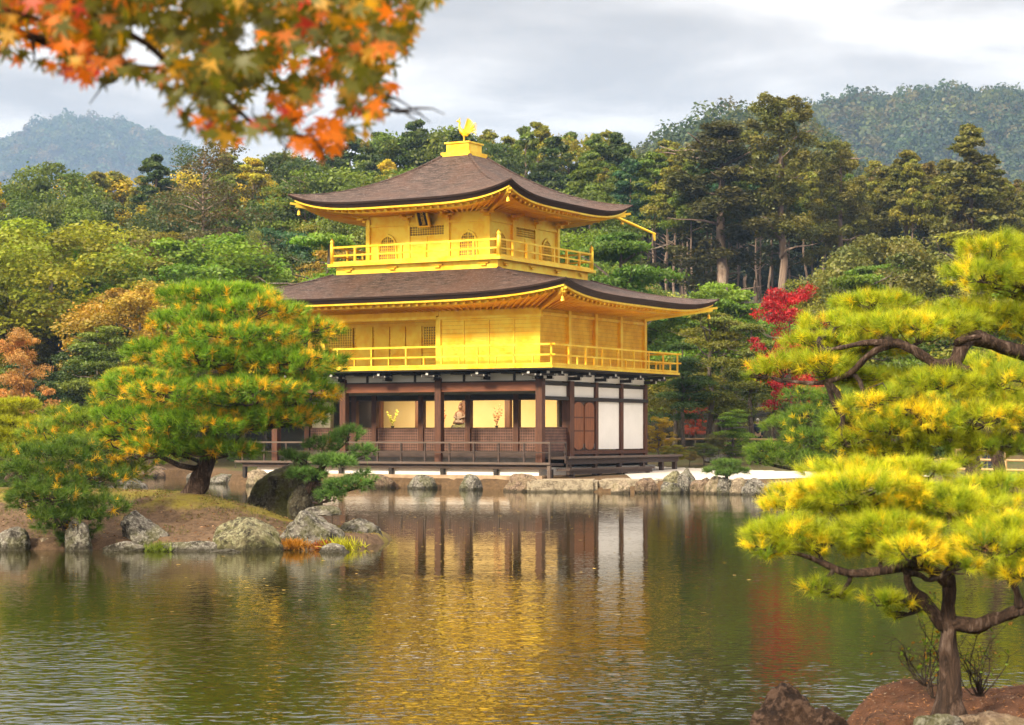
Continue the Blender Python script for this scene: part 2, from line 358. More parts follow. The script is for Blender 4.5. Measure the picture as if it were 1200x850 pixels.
def water_mat():
    m, nt, o = mat_new('pond water')
    t = N(nt, 'ShaderNodeTexCoord')
    def nz(sx, sy, sc, det=2, rough=0.5, dist=0.0, off=(0,0,0)):
        mp = N(nt, 'ShaderNodeMapping'); mp.inputs[3].default_value = (sx, sy, 1); mp.inputs[1].default_value = off
        LK(nt, t.outputs['Object'], mp.inputs[0]); return noise_n(nt, sc, det, rough, mp.outputs[0], dist)
    a = nz(0.75, 1.0, 9.5, 1, 0.5, 0.2)          # small ripples
    b = nz(0.7, 1.0, 2.8, 2, 0.5, 0.2, (4, 9, 0))
    c = nz(0.8, 1.0, 0.16, 3, 0.55, 0.0, (11, 2, 0))    # wind patches
    spw = N(nt, 'ShaderNodeSeparateXYZ'); LK(nt, t.outputs['Object'], spw.inputs[0])
    nr = N(nt, 'ShaderNodeMapRange', interpolation_type='SMOOTHSTEP'); LK(nt, spw.outputs[1], nr.inputs[0])
    nr.inputs[1].default_value = 12; nr.inputs[2].default_value = 34; nr.inputs[3].default_value = 1.5; nr.inputs[4].default_value = 0.42
    wind = MATH(nt, 'MULTIPLY', RAMP(nt, c, [(0.43, (0.5,)*3), (0.60, (1.15,)*3)]), nr.outputs[0])
    h = MATH(nt, 'MULTIPLY', MATH(nt, 'ADD', MATH(nt, 'MULTIPLY', a, 0.42), MATH(nt, 'MULTIPLY', b, 0.42)), wind)
    bp = N(nt, 'ShaderNodeBump'); bp.inputs['Strength'].default_value = 1.0; bp.inputs['Distance'].default_value = 0.011
    LK(nt, h, bp.inputs['Height'])
    p = N(nt, 'ShaderNodeBsdfPrincipled'); p.inputs['Base Color'].default_value = (0.022, 0.021, 0.004, 1)
    p.inputs['Roughness'].default_value = 0.015; p.inputs['IOR'].default_value = 1.333
    LK(nt, bp.outputs[0], p.inputs['Normal']); LK(nt, p.outputs[0], o.inputs[0]); return m
M['water'] = water_mat()

# ------------------------------------------------------------------ terrain
TH = 0.517; BX, BY = 1.017, 72.56
BZ = 0.15
def BW(u, v, z=0): return Vector((BX - u*cos(TH) + v*sin(TH), BY + u*sin(TH) + v*cos(TH), z + BZ))
SHORE = [(-400, 96), (-60, 98), (-30, 97), (-18, 94), (-14, 90), (-11.9, 82), (-10.6, 78), (-10.1, 76.9), (1.0, 70.7), (1.3, 68.3), (5.4, 68.0), (8.6, 66.2), (12, 63), (18, 59), (30, 54), (60, 50), (400, 45)]
def far_shore(x):
    for (a, b), (c, d) in zip(SHORE, SHORE[1:]):
        if a <= x <= c: return b + (d-b)*(x-a)/(c-a)
    return 90
def smooth(t): t = max(0, min(1, t)); return t*t*(3-2*t)
def terrain(x, y):
    if y < 3.2 and True:
        t = smooth((3.2 - y)/1.2); return -1.0 + 1.35*t
    fs = far_shore(x)
    d = y - fs
    if d < -0.8: return -1.0
    edge = smooth((d + 0.8)/0.9)
    z = -1.0 + edge*1.36
    if d > 0:
        z += 0.10*smooth(d/6)
        z += 0.55*smooth((y-76)/16) if x > 4 else 0.4*smooth((y-95)/10)
        z += max(0, y-97)*0.10 if y < 230 else 13.3 - max(0, y-230)*0.004
        z += 0.25*noise.noise(Vector((x*0.05, y*0.05, 0)))*smooth(d/15)
    return z
def grid_mesh(name, xs, ys, fz, mat, colf=None):
    nx, ny = len(xs), len(ys)
    V = np.array([(x, y, fz(x, y)) for y in ys for x in xs], dtype=np.float32)
    i = np.arange(nx-1)[None, :] + np.arange(ny-1)[:, None]*nx
    F = np.stack([i, i+1, i+1+nx, i+nx], -1).reshape(-1, 4)
    cols = None
    cols = np.array([[colf(x, y)]*3 if colf else [0.5]*3 for y in ys for x in xs], dtype=np.float32)
    return np_mesh(name, V, 4, mat, cols, True, F)
xs = sorted(set(list(np.arange(-45, 45, 0.5)) + [-3500, -2200, -1500, -900, -600, -400, -300, -220, -160, -120, -90, -70, -55, 50, 60, 75, 95, 120, 160, 220, 300, 400, 600, 900, 1500, 2200, 3500]))
ys = sorted(set([-60, -20, -5, 0, 1.5, 2, 2.4, 2.8, 3.2, 4, 20, 40] + list(np.arange(44, 112, 0.5)) + list(np.arange(112, 240, 4)) + [260, 300, 400, 600, 900, 1400, 2000, 3000, 4200]))
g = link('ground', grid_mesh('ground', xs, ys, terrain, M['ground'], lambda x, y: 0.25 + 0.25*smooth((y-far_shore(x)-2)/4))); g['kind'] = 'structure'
wm = MB(); wm.add([(-400, 1.5, 0), (400, 1.5, 0), (400, 105, 0), (-400, 105, 0)], [(0, 1, 2, 3)])
wo = wm.build('water', M['water']); wo['kind'] = 'structure'

# gravel court to the right of the pavilion
def gv(x, y): return terrain(x, y) + 0.02
gm = link('gravel_court', grid_mesh('gravel_court', list(np.arange(3.8, 14.5, 0.35)), list(np.arange(68.9, 83, 0.35)), gv, M['gravel'])); gm['kind'] = 'structure'
_bm = bmesh.new(); _bm.from_mesh(gm.data)
bmesh.ops.delete(_bm, geom=[f for f in _bm.faces if (lambda c: c.y < far_shore(c.x)+0.75 or c.y > 82.5 - 0.9*max(0, c.x-5) + 1.2*noise.noise(Vector((c.x*0.4, c.y*0.3, 1))) or c.x < 4.2)(f.calc_center_median())], context='FACES')
_bm.to_mesh(gm.data); _bm.free()

# the pine island on the left
IS = [(-22, 34.4), (-17, 33.9), (-12, 33.7), (-8.2, 33.6), (-6.5, 33.9), (-4.6, 33.7), (-3.1, 34.2), (-2.3, 35.6), (-2.2, 37.0), (-3.2, 38.4), (-4.6, 40.0), (-6.2, 41.6), (-8.5, 42.8), (-12, 43.6), (-18, 44), (-22, 43)]
def polydist(x, y, P):
    ins = False; dm = 1e9; n = len(P)
    for i in range(n):
        x1, y1 = P[i]; x2, y2 = P[(i+1) % n]
        if (y1 > y) != (y2 > y) and x < (x2-x1)*(y-y1)/(y2-y1) + x1: ins = not ins
        dx, dy = x2-x1, y2-y1; t = max(0, min(1, ((x-x1)*dx+(y-y1)*dy)/(dx*dx+dy*dy)))
        dm = min(dm, sqrt((x-x1-t*dx)**2 + (y-y1-t*dy)**2))
    return dm if ins else -dm
def island_z(x, y):
    d = polydist(x, y, IS)
    if d < -0.5: return -0.6
    top = 0.42 + 0.42*smooth((-3.0 - x)/3.2)
    z = -0.55 + 0.72*smooth((d + 0.45)/0.6) + (top-0.14)*smooth(d/3.0)
    z += 0.05*noise.noise(Vector((x*1.3, y*1.3, 0))) + 0.02*noise.noise(Vector((x*4, y*4, 3)))
    return z
il = link('island_ground', grid_mesh('island_ground', list(np.arange(-22.4, -1.6, 0.14)), list(np.arange(33.0, 44.5, 0.14)), island_z, M['island'],
     lambda x, y: 0.30 + 0.36*smooth((y - 34.9 + 0.5*noise.noise(Vector((x, y, 2))))/1.5) )); il['kind'] = 'structure'
def islet_z(x, y):
    dx = (x-3.6)/1.65; dy = (y-12.75)/1.0; r = sqrt(dx*dx + dy*dy) + 0.16*noise.noise(Vector((x*1.6, y*1.6, 5)))
    z = -0.5 + 0.66*smooth((1.18 - r)/0.35)
    z += 0.07*noise.noise(Vector((x*3.2, y*3.2, 0))) + 0.03*noise.noise(Vector((x*9, y*9, 3))) + 0.012*noise.noise(Vector((x*26, y*26, 3)))
    for (mx, my, mr, mh) in ((2.62, 13.25, 0.30, 0.10), (3.25, 12.95, 0.35, 0.13)):
        z += mh*math.exp(-((x-mx)**2 + (y-my)**2)/mr**2)
    return z
iw = link('islet_ground', grid_mesh('islet_ground', list(np.arange(1.5, 5.8, 0.045)), list(np.arange(11.3, 14.3, 0.045)), islet_z, M['islet'],
     lambda x, y: 0.5)); iw['kind'] = 'structure'

def bank_z(x, y):
    dx = (x-7.1)/1.95; dy = (y-20.3)/1.4; r = sqrt(dx*dx + dy*dy) + 0.14*noise.noise(Vector((x*1.3, y*1.3, 8)))
    return -0.5 + 0.8*smooth((1.15 - r)/0.4) + 0.05*noise.noise(Vector((x*2.5, y*2.5, 0)))
bk = link('bank_ground', grid_mesh('bank_ground', list(np.arange(4.7, 9.7, 0.1)), list(np.arange(18.3, 22.4, 0.1)), bank_z, M['islet'], lambda x, y: 0.5)); bk['kind'] = 'structure'
# ------------------------------------------------------------------ golden pavilion
PAV = empty('golden_pavilion', (BX, BY, BZ), -TH, 'three storey golden pavilion with curved bark roofs standing at the pond edge', 'pavilion')
B = 2.12; UL = 11.66; VL = 8.48
def ubox(mb, u0, u1, v0, v1, z0, z1):      # u runs left along the pond front, v runs back
    mb.box(-max(u0, u1), -min(u0, u1), min(v0, v1), max(v0, v1), z0, z1)
def part(mb, name, mat, parent=PAV, smooth=False, label=None):
    o = mb.build(name, mat, parent, smooth=smooth)
    if label: o['label'] = label
    return o
def P1(name, mat, *boxes, parent=PAV, label=None):
    m = MB()
    for b in boxes: ubox(m, *b)
    return part(m, name, mat, parent, label=label)

P1('foundation', M['stone'], (-0.75, UL+0.45, -1.25, VL+0.6, -1.1, 0.33))
P1('plinth', M['white'], (-0.35, UL+0.35, -0.75, VL+0.3, 0.33, 0.60))
P1('floor', M['greywood'], (0.0, UL, 0.0, VL, 0.95, 1.17))
P1('skirting', M['dark'], (0.0, UL, 0.0, 0.06, 0.60, 0.948), (0.0, 0.06, 0.061, VL, 0.60, 0.948))
# front lower deck with railing
dk = P1('deck', M['greywood'], (-0.95, UL+0.95, -1.02, -0.002, 0.68, 0.76), (-0.9, UL+0.9, -0.95, -0.85, 0.56, 0.68))
P1('deck_edge', M['deckedge'], (-0.97, UL+1.2, -1.08, -1.022, 0.72, 0.80), parent=dk)
P1('side_deck', M['greywood'], (-1.05, -0.003, 0.25, 9.7, 0.90, 0.99), (-0.98, -0.9, 0.25, 9.6, 0.72, 0.90))
P1('side_deck_edge', M['deckedge'], (-1.10, -1.052, 0.2, 9.75, 0.93, 1.01))
P1('step', M['greywood'], (-1.65, -1.12, -0.85, 6.0, 0.50, 0.58), (-1.6, -1.5, -0.8, 5.9, 0.38, 0.50))
for u in np.linspace(-0.9, UL+0.85, 7): P1('deck_post', M['dark'], (u-0.07, u+0.07, -0.94, -0.8, -0.1 if u < 11 else -0.5, 0.56))
for v in (0.5, 2.5, 4.5, 6.5, 8.2, 9.4): P1('deck_post', M['greywood'], (-0.97, -0.82, v-0.08, v+0.08, 0.2, 0.72))
for v in (-0.4, 1.7, 3.8, 5.7): P1('step_post', M['greywood'], (-1.57, -1.44, v-0.07, v+0.07, 0.15, 0.38))
P1('corner_post', M['deckedge'], (-0.99, -0.87, -1.1, -0.98, 0.05, 0.69))
rl = P1('veranda_railing', M['deckedge'], (-0.93, UL+0.95, -0.99, -0.93, 1.47, 1.53), (-0.93, -0.87, -0.93, 0.25, 1.47, 1.53))
P1('mid_rail', M['greywood'], (-0.93, UL+0.95, -0.98, -0.94, 1.13, 1.17), (-0.93, -0.89, -0.93, 0.25, 1.13, 1.17), parent=rl)
for u in np.linspace(-0.9, UL+0.9, 14): P1('post', M['greywood'], (u-0.035, u+0.035, -0.985, -0.93, 0.76, 1.47), parent=rl)
P1('post', M['greywood'], (-0.94, -0.87, 0.2, 0.27, 0.76, 1.47), parent=rl)

# ground floor frame
for (u, v, top) in [(0,0,3.86), (4.25,0,3.86), (8.48,0,3.86), (UL,0,3.86)] + [(k,2.12,3.3) for k in (2.16,4.24,6.34,8.48,9.42,UL)] + \
                   [(0,k*B,3.75) for k in (1,2,3,4)] + [(UL,k*B,3.75) for k in (1,2,3,4)] + [(4.0,4.7,3.3),(5.95,4.7,3.3),(8.05,4.6,3.3),(9.9,4.6,3.3)]:
    h = 0.13 if v == 0 else 0.11
    if u == 0 and v == 2.12: h = 0.17
    P1('column', M['brown'], (u-h, u+h, v-h, v+h, 0.6, top))
P1('head_beam', M['beam'], (0.132, UL, -0.07, 0.07, 3.36, 3.69))
P1('plaster_strip', M['white'], (0.12, UL, -0.03, 0.03, 3.74, 4.02))
P1('plaster_strip', M['white'], (-0.03, 0.03, 0.12, VL, 3.74, 4.02))
P1('plaster_strip', M['white'], (UL-0.03, UL+0.03, 0.12, VL, 3.74, 4.02)); P1('plaster_strip', M['white'], (0, UL, VL-0.03, VL+0.03, 3.74, 4.02))
P1('dark_tie', M['dark'], (-0.15, UL+0.1, -0.09, 0.09, 3.692, 3.737), (-0.1, 0.1, 0.092, VL+0.1, 3.58, 3.70))
P1('balcony_beam', M['dark'], (-0.12, UL+0.12, -0.12, 0.12, 4.022, 4.10), (-0.12, 0.12, 0.122, VL+0.1, 4.022, 4.10))
# inner row: plaster, black lintel, pale line, half height lattice
P1('inner_plaster', M['white'], (0.18, UL, 2.09, 2.15, 3.30, 3.90))
P1('lintel', M['dark'], (0.0, UL, 2.04, 2.14, 3.12, 3.298)); P1('lintel_strip', M['deckedge'], (0.0, UL, 2.03, 2.12, 3.075, 3.118))
for a, b in ((0.18, 2.05), (2.27, 4.13), (4.35, 6.23), (6.45, 8.37), (8.59, 11.55)):
    q = P1('half_lattice', M['lattice'], (a, b, 2.1, 2.16, 1.17, 2.02)); P1('frame', M['brown'], (a, b, 2.08, 2.18, 2.022, 2.06), parent=q)
q = P1('half_lattice', M['lattice'], (-0.03, 0.03, 0.14, 1.94, 1.17, 2.02)); P1('frame', M['brown'], (-0.05, 0.05, 0.14, 1.94, 2.022, 2.06), parent=q)
P1('veranda_ceiling', M['dark'], (0.1, UL-0.1, 0.08, 2.08, 3.90, 3.95)); P1('hall_ceiling', M['brown'], (0.05, UL-0.05, 2.16, VL-0.1, 3.30, 3.36))
P1('back_wall', M['cream'], (0.2, UL-0.1, 5.9, 6.0, 1.17, 3.30)); P1('side_wall', M['cream'], (0.9, 1.0, 3.1, 5.9, 1.17, 3.30))
P1('dark_room', M['dark'], (0.12, 0.88, 4.2, 4.26, 1.17, 3.3)); P1('dark_room', M['dark'], (UL-2.2, UL-0.2, 3.6, 3.7, 1.17, 3.3))
P1('back_board', M['white'], (0.1, UL, VL-0.05, VL+0.02, 1.2, 3.6)); P1('left_board', M['white'], (UL-0.02, UL+0.05, 2.3, VL-0.1, 1.2, 3.6))
# right side: doors and white panels
sidewin = [(k*B, (k+1)*B) for k in range(4)]
for k, (a, b) in enumerate(sidewin):
    P1('upper_panel', M['white'], (-0.02, 0.03, a+0.13, b-0.12, 3.18, 3.57))
for k in (2, 3):
    a, b = sidewin[k]; P1('white_panel', M['white'], (-0.02, 0.03, a+0.12, b-0.12, 1.24, 3.03))
P1('side_tie', M['dark'], (-0.13, 0.1, 0.14, VL+0.14, 3.04, 3.17)); P1('sill', M['brown'], (-0.12, 0.1, 2.3, VL+0.12, 1.06, 1.20))
P1('door_surround', M['greywood'], (-0.03, 0.02, 2.3, 4.12, 1.21, 3.03))
for a in (2.40, 3.27):
    m = MB(); wd = 0.78; pts = []
    def arc(cy, cz, r, rz, a0, a1): return [(cy + r*cos(R(t)), cz + rz*sin(R(t))) for t in np.linspace(a0, a1, 7)]
    prof = arc(a+wd/2, 2.80, wd/2, 0.2, 0, 180) + arc(a+wd/2, 1.42, wd/2, 0.2, 180, 360)
    m.prism([(0.035, y, z) for y, z in prof], (0.05, 0, 0))
    d_ = part(m, 'door', M['door'])
    m = MB(); m.box(0.086, 0.10, a+0.04, a+wd-0.04, 1.9, 1.95); m.box(0.086, 0.10, a+0.04, a+wd-0.04, 2.4, 2.45); part(m, 'door_rail', M['brown'], d_)
    m = MB(); m.box(0.087, 0.097, a, a+0.03, 1.25, 1.45); m.box(0.087, 0.097, a+wd-0.03, a+wd, 1.25, 1.45); part(m, 'metal_corner', M['metal'], d_)
# bracket sets under the balcony
def bracket(bx, by, dx, dy):
    m = MB(); n = Vector((dx, dy, 0)).normalized(); o_ = Vector((bx, by, 0)); t = Vector((-n.y, n.x, 0))
    def bm_(a0, a1, z0, z1, w_, mat):
        m.cm = mat; m.beam(o_ + n*a0 + Vector((0,0,(z0+z1)/2)), o_ + n*a1 + Vector((0,0,(z0+z1)/2)), w_, z1-z0)
    bm_(-0.1, 0.52, 3.78, 3.90, 0.13, 0); bm_(0.52, 0.535, 3.79, 3.89, 0.11, 1)
    bm_(-0.1, 0.88, 3.95, 4.06, 0.12, 0); bm_(0.88, 0.895, 3.96, 4.05, 0.10, 1)
    for a_ in (0.45, 0.8):
        m.cm = 0; p = o_ + n*a_ + Vector((0,0,3.925)); m.beam(p - t*0.24, p + t*0.24, 0.10, 0.07)
        m.cm = 1
        for s_ in (-1, 1): m.beam(p + t*0.24*s_, p + t*0.255*s_, 0.09, 0.065)
    part(m, 'bracket', [M['dark'], M['whitetip']])
for k in range(6): bracket(-k*B if k < 6 else -UL, 0, 0, -1)
bracket(-UL, 0, -0.7, -0.7); bracket(0, 0, 0.75, -0.7)
for k in range(5): bracket(0, k*B, 1, 0)
for k in range(5): P1('strut', M['dark'], (k*B+1.0, k*B+1.1, -0.05, -0.031, 3.74, 4.02), (k*B+0.75, k*B+1.35, -0.5, -0.10, 3.98, 4.05))

# --- second floor
OV = 1.07
P1('balcony_floor', M['dark'], (-OV+0.04, UL+OV-0.04, -OV+0.04, -0.121, 4.102, 4.15), (-OV+0.04, -0.121, -0.119, VL+OV-0.04, 4.102, 4.15),
   (UL+0.13, UL+OV-0.04, -0.12, VL+OV-0.04, 4.102, 4.15), (-0.12, UL+0.12, VL+0.1, VL+OV-0.04, 4.102, 4.15))
P1('balcony_edge', M['gold'], (-OV, UL+OV, -OV, -0.06, 4.152, 4.24), (-OV, -0.06, -0.058, VL+OV, 4.152, 4.24), (UL+0.06, UL+OV, -0.058, VL+OV, 4.152, 4.24), (-0.058, UL+0.058, VL+0.06, VL+OV, 4.152, 4.24))
def railing(name, u0, u1, v0, v1, zf, zt, np_, tall=0.07, mid=0.5, cross=0.16, shorts=True, corner=None):
    m = MB(); r = 0.032
    for z, w_ in ((zt, 0.035), (zf + (zt-zf)*mid, 0.03), (zf+0.05, 0.035)):
        c = cross if z > zf+0.2 else 0
        if corner: c = 0
        ubox(m, u0-c, u1+c, v0-w_, v0+w_, z-w_, z+w_); ubox(m, u0-c, u1+c, v1-w_, v1+w_, z-w_, z+w_)
        ubox(m, u0-w_*0.9, u0+w_*0.9, v0-c, v1+c, z-w_*0.9, z+w_*0.9); ubox(m, u1-w_*0.9, u1+w_*0.9, v0-c, v1+c, z-w_*0.9, z+w_*0.9)
    rr = part(m, name, M['gold'])
    nu, nv = np_
    for (L0, L1, n, f) in ((u0, u1, nu, lambda t: (t, v0)), (u0, u1, nu, lambda t: (t, v1)), (v0, v1, nv, lambda t: (u0, t)), (v0, v1, nv, lambda t: (u1, t))):
        for k in range(n+1):
            t = L0 + (L1-L0)*k/n; a, b = f(t)
            ver = (f(L0)[0] == f(L1)[0])
            if ver and k in (0, n): continue
            if not (corner and k in (0, n)):
                P1('post', M['gold'], (a-tall/2, a+tall/2, b-tall/2, b+tall/2, zf, zt-0.03), parent=rr)
            if shorts and k < n:
                t2 = t + (L1-L0)/n/2; a, b = f(t2)
                P1('baluster', M['gold'], (a-0.025, a+0.025, b-0.025, b+0.025, zf, zf+(zt-zf)*mid-0.02), parent=rr)
    if corner:
        for a in (u0, u1):
            for b in (v0, v1):
                m = MB(); m.tube([(-a, b, zf-0.12), (-a, b, zt+0.12), (-a, b, zt+0.15), (-a, b, zt+0.2), (-a, b, zt+0.27), (-a, b, zt+0.36)], [0.085, 0.085, 0.06, 0.095, 0.06, 0.004], 12)
                part(m, 'corner_post', M['gold'], rr, True)
    return rr
railing('balcony_railing', -OV+0.08, UL+OV-0.08, -OV+0.08, VL+OV-0.08, 4.24, 4.98, (9, 8), 0.06)
# walls
WT = 6.34
P1('shutter_wall', M['goldwall'], (0.0, 4.16, -0.03, 0.05, 4.245, 6.02))
for k in range(1, 4): P1('shutter_batten', M['gold'], (k*B/2-0.025, k*B/2+0.025, -0.055, -0.032, 4.245, 5.95))
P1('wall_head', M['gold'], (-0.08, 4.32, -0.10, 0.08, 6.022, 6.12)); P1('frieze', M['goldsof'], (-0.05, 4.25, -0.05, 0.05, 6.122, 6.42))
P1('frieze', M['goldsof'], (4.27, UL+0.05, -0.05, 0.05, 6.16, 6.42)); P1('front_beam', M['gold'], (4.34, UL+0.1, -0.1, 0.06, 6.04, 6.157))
P1('wall_return', M['goldwall'], (4.17, 4.25, 0.051, 2.1, 4.245, 6.4))
P1('recessed_wall', M['goldwall'], (4.25, UL, 2.1, 2.18, 4.245, 6.4))
for a, b in ((6.30, 7.05), (7.05, 7.75), (7.78, 8.5), (8.55, 9.35)):
    P1('panel_door', M['gold'], (a+0.02, b-0.03, 2.05, 2.095, 4.3, 5.95))
def gold_lattice(a, b, v, z0, z1, nx, nz):
    q = P1('lattice_window', M['pane'], (a, b, v+0.02, v+0.03, z0, z1)); m = MB()
    for i in range(nx+1):
        x = a + (b-a)*i/nx; ubox(m, x-0.018, x+0.018, v-0.03, v+0.019, z0, z1)
    for i in range(nz+1):
        z = z0 + (z1-z0)*i/nz; ubox(m, a, b, v-0.025, v+0.016, z-0.018, z+0.018)
    part(m, 'lattice', M['gold'], q)
gold_lattice(5.45, 6.2, 2.04, 5.12, 5.92, 7, 8); gold_lattice(9.5, 11.4, 2.04, 5.12, 5.92, 17, 8)
for u, v in ((4.25, 0.0), (9.42, 0), (UL, 0)): P1('upper_column', M['gold'], (u-0.10, u+0.10, v-0.10, v+0.10, 4.245, 6.04))
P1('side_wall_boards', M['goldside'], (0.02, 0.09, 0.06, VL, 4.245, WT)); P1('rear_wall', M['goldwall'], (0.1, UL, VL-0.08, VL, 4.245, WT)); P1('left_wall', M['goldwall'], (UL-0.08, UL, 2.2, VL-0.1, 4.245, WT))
for k in range(1, 5): P1('upper_column', M['gold'], (-0.09, 0.11, k*B-0.10, k*B+0.10, 4.245, WT))
P1('side_head', M['gold'], (-0.05, 0.018, 0.1, VL+0.1, 6.1, 6.2))
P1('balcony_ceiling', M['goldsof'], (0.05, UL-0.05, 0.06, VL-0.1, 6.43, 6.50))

# --- roofs
def roof(outer, inner, ze, zt, lift, th, gexp, nseg=28, nt_=12, wall=None, zwall=None, hips=0.5):
    u0, u1, v0, v1 = outer; a0, a1, b0, b1 = inner
    sides = [((u0, v0), (u1, v0), (a0, b0), (a1, b0)), ((u1, v0), (u1, v1), (a1, b0), (a1, b1)),
             ((u1, v1), (u0, v1), (a1, b1), (a0, b1)), ((u0, v1), (u0, v0), (a0, b1), (a0, b0))]
    top = MB(); edge = MB(); board = MB(); sof = MB()
    def ez(s): return ze + lift*(abs(2*s-1)**4.2)
    for (p, q, r, s_) in sides:
        pk, qk = p, q
        p, q, r, s_ = map(Vector, (p, q, r, s_))
        grid = []
        for j in range(nt_+1):
            t = j/nt_; row = []
            for i in range(nseg+1):
                s = 0.5 - 0.5*cos(pi*i/nseg)*1.0; s = 0.35*s + 0.65*i/nseg
                e = p.lerp(q, s); k = r.lerp(s_, s)
                xy = e.lerp(k, t)
                lf = (ez(s)-ze)*(1-t)**2.2
                z = ze + lf + (zt-ze)*(gexp*t + (1-gexp)*t*t)
                row.append(Vector((-xy.x, xy.y, z)))
            grid.append(row)
        vs = [v for row in grid for v in row]; n = nseg+1
        top.add(vs, [(j*n+i, j*n+i+1, (j+1)*n+i+1, (j+1)*n+i)[::-1] for j in range(nt_) for i in range(nseg)])
        cen = Vector((-(u0+u1)/2, (v0+v1)/2, 0))
        def inset(v, d, dz):
            w2 = v.copy(); dd = Vector((cen.x - v.x, cen.y - v.y, 0)); sx = (1 if dd.x > 0 else -1); sy = (1 if dd.y > 0 else -1)
            # move inward along side normal and, at the ends, the other axis proportionally
            fx = abs(dd.x)/((u1-u0)/2); fy = abs(dd.y)/((v1-v0)/2)
            w2.x += sx*d*fx; w2.y += sy*d*fy; w2.z += dz; return w2
        e0 = grid[0]; e1 = [inset(v, 0.03, -th*0.35) for v in e0]; e1b = [inset(v, 0.07, -th*0.38) for v in e0]; e2 = [inset(v, 0.16, -th) for v in e0]
        for A_, B_ in ((e0, e1), (e1, e1b), (e1b, e2)):
            edge.add(A_ + B_, [(i, i+1, n+i+1, n+i) for i in range(nseg)])
        e3 = [inset(v, 0.24, -th-0.005) for v in e0]; edge.add(e2 + e3, [(i, i+1, n+i+1, n+i) for i in range(nseg)])
        g0 = [inset(v, 0.19, -th-0.008) for v in e0]; g1 = [inset(v, 0.19, -th-0.075) for v in e0]; g2 = [inset(v, 0.30, -th-0.075) for v in e0]
        for A_, B_ in ((g0, g1), (g1, g2)): board.add(A_ + B_, [(i, i+1, n+i+1, n+i) for i in range(nseg)])
        # second, deeper gold board
        g3 = [inset(v, 0.50, -th-0.10) for v in e0]; g4 = [inset(v, 0.50, -th-0.19) for v in e0]; g5 = [inset(v, 0.58, -th-0.19) for v in e0]
        for A_, B_ in ((g2, g3), (g3, g4), (g4, g5)): board.add(A_ + B_, [(i, i+1, n+i+1, n+i) for i in range(nseg)])
        # soffit to the wall
        wu0, wu1, wv0, wv1 = wall
        cor = {(u0, v0): (wu0, wv0), (u1, v0): (wu1, wv0), (u1, v1): (wu1, wv1), (u0, v1): (wu0, wv1)}
        w0 = Vector(cor[pk]); w1 = Vector(cor[qk])
        wl = []
        for i in range(nseg+1):
            s = 0.5 - 0.5*cos(pi*i/nseg); s = 0.35*s + 0.65*i/nseg
            k = w0.lerp(w1, s); wl.append(Vector((-k.x, k.y, zwall)))
        sof.add(g5 + wl, [(i, i+1, n+i+1, n+i) for i in range(nseg)])
        # rafters
        L = (q-p).length; nr = int(L/0.34)
        for i in range(1, nr):
            s = i/nr; e = p.lerp(q, s); k = w0.lerp(w1, s)
            a = inset(Vector((-e.x, e.y, ez(s))), 0.34, -th-0.125); b2 = Vector((-k.x, k.y, zwall-0.045))
            sof.beam(a, b2, 0.07, 0.08)
    # hip ribs
    o = part(top, 'bark_roof', M['roof'], PAV, True)
    for (cu, cv, iu, iv) in ((u0, v0, a0, b0), (u1, v0, a1, b0), (u1, v1, a1, b1), (u0, v1, a0, b1)):
        pts = []; rb = MB()
        for j in range(nt_+1):
            t = j/nt_; z = ze + lift*(1-t)**2.2 + (zt-ze)*(gexp*t + (1-gexp)*t*t)
            pts.append((-(cu+(iu-cu)*t), cv+(iv-cv)*t, z - 0.03))
        rb.tube(pts, [0.04 + 0.04*j/nt_ for j in range(nt_+1)], 8)
        part(rb, 'hip_ridge', M['roof'], o, True)
    part(edge, 'eave_edge', M['roofedge'], o)
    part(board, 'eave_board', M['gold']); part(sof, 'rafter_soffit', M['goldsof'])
    for (cu, cv, wu, wv) in ((u0, v0, wall[0], wall[2]), (u1, v0, wall[1], wall[2]), (u1, v1, wall[1], wall[3]), (u0, v1, wall[0], wall[3])):
        m = MB(); a = Vector((-cu, cv, ze+lift-th-0.17)); b2 = Vector((-wu, wv, zwall-0.08)); d = (b2-a)
        a2 = a + d*0.10
        m.beam(a2, b2, 0.13, 0.16); m.beam(a + d*0.03 + Vector((0,0,0.03)), a2 + d*0.05 + Vector((0,0,0.04)), 0.09, 0.08); part(m, 'hip_rafter', M['gold'])
        m = MB(); q = a + d*0.14 + Vector((0, 0, -0.08))
        m.tube([q, q + Vector((0,0,-0.10))], 0.008, 5)
        m.tube([q + Vector((0,0,-0.10)), q + Vector((0,0,-0.13)), q + Vector((0,0,-0.22)), q + Vector((0,0,-0.27))], [0.02, 0.05, 0.06, 0.075], 10)
        part(m, 'wind_bell', M['gold'])
u3, v3, s3 = 2.748, 1.049, 5.343
roof((-2.25, UL+2.25, -2.25, VL+2.25), (u3-0.95, u3+s3+0.95, v3-0.95, v3+s3+0.95), 6.80, 7.86, 0.40, 0.20, 0.62, wall=(0, UL, 0, VL), zwall=6.40)
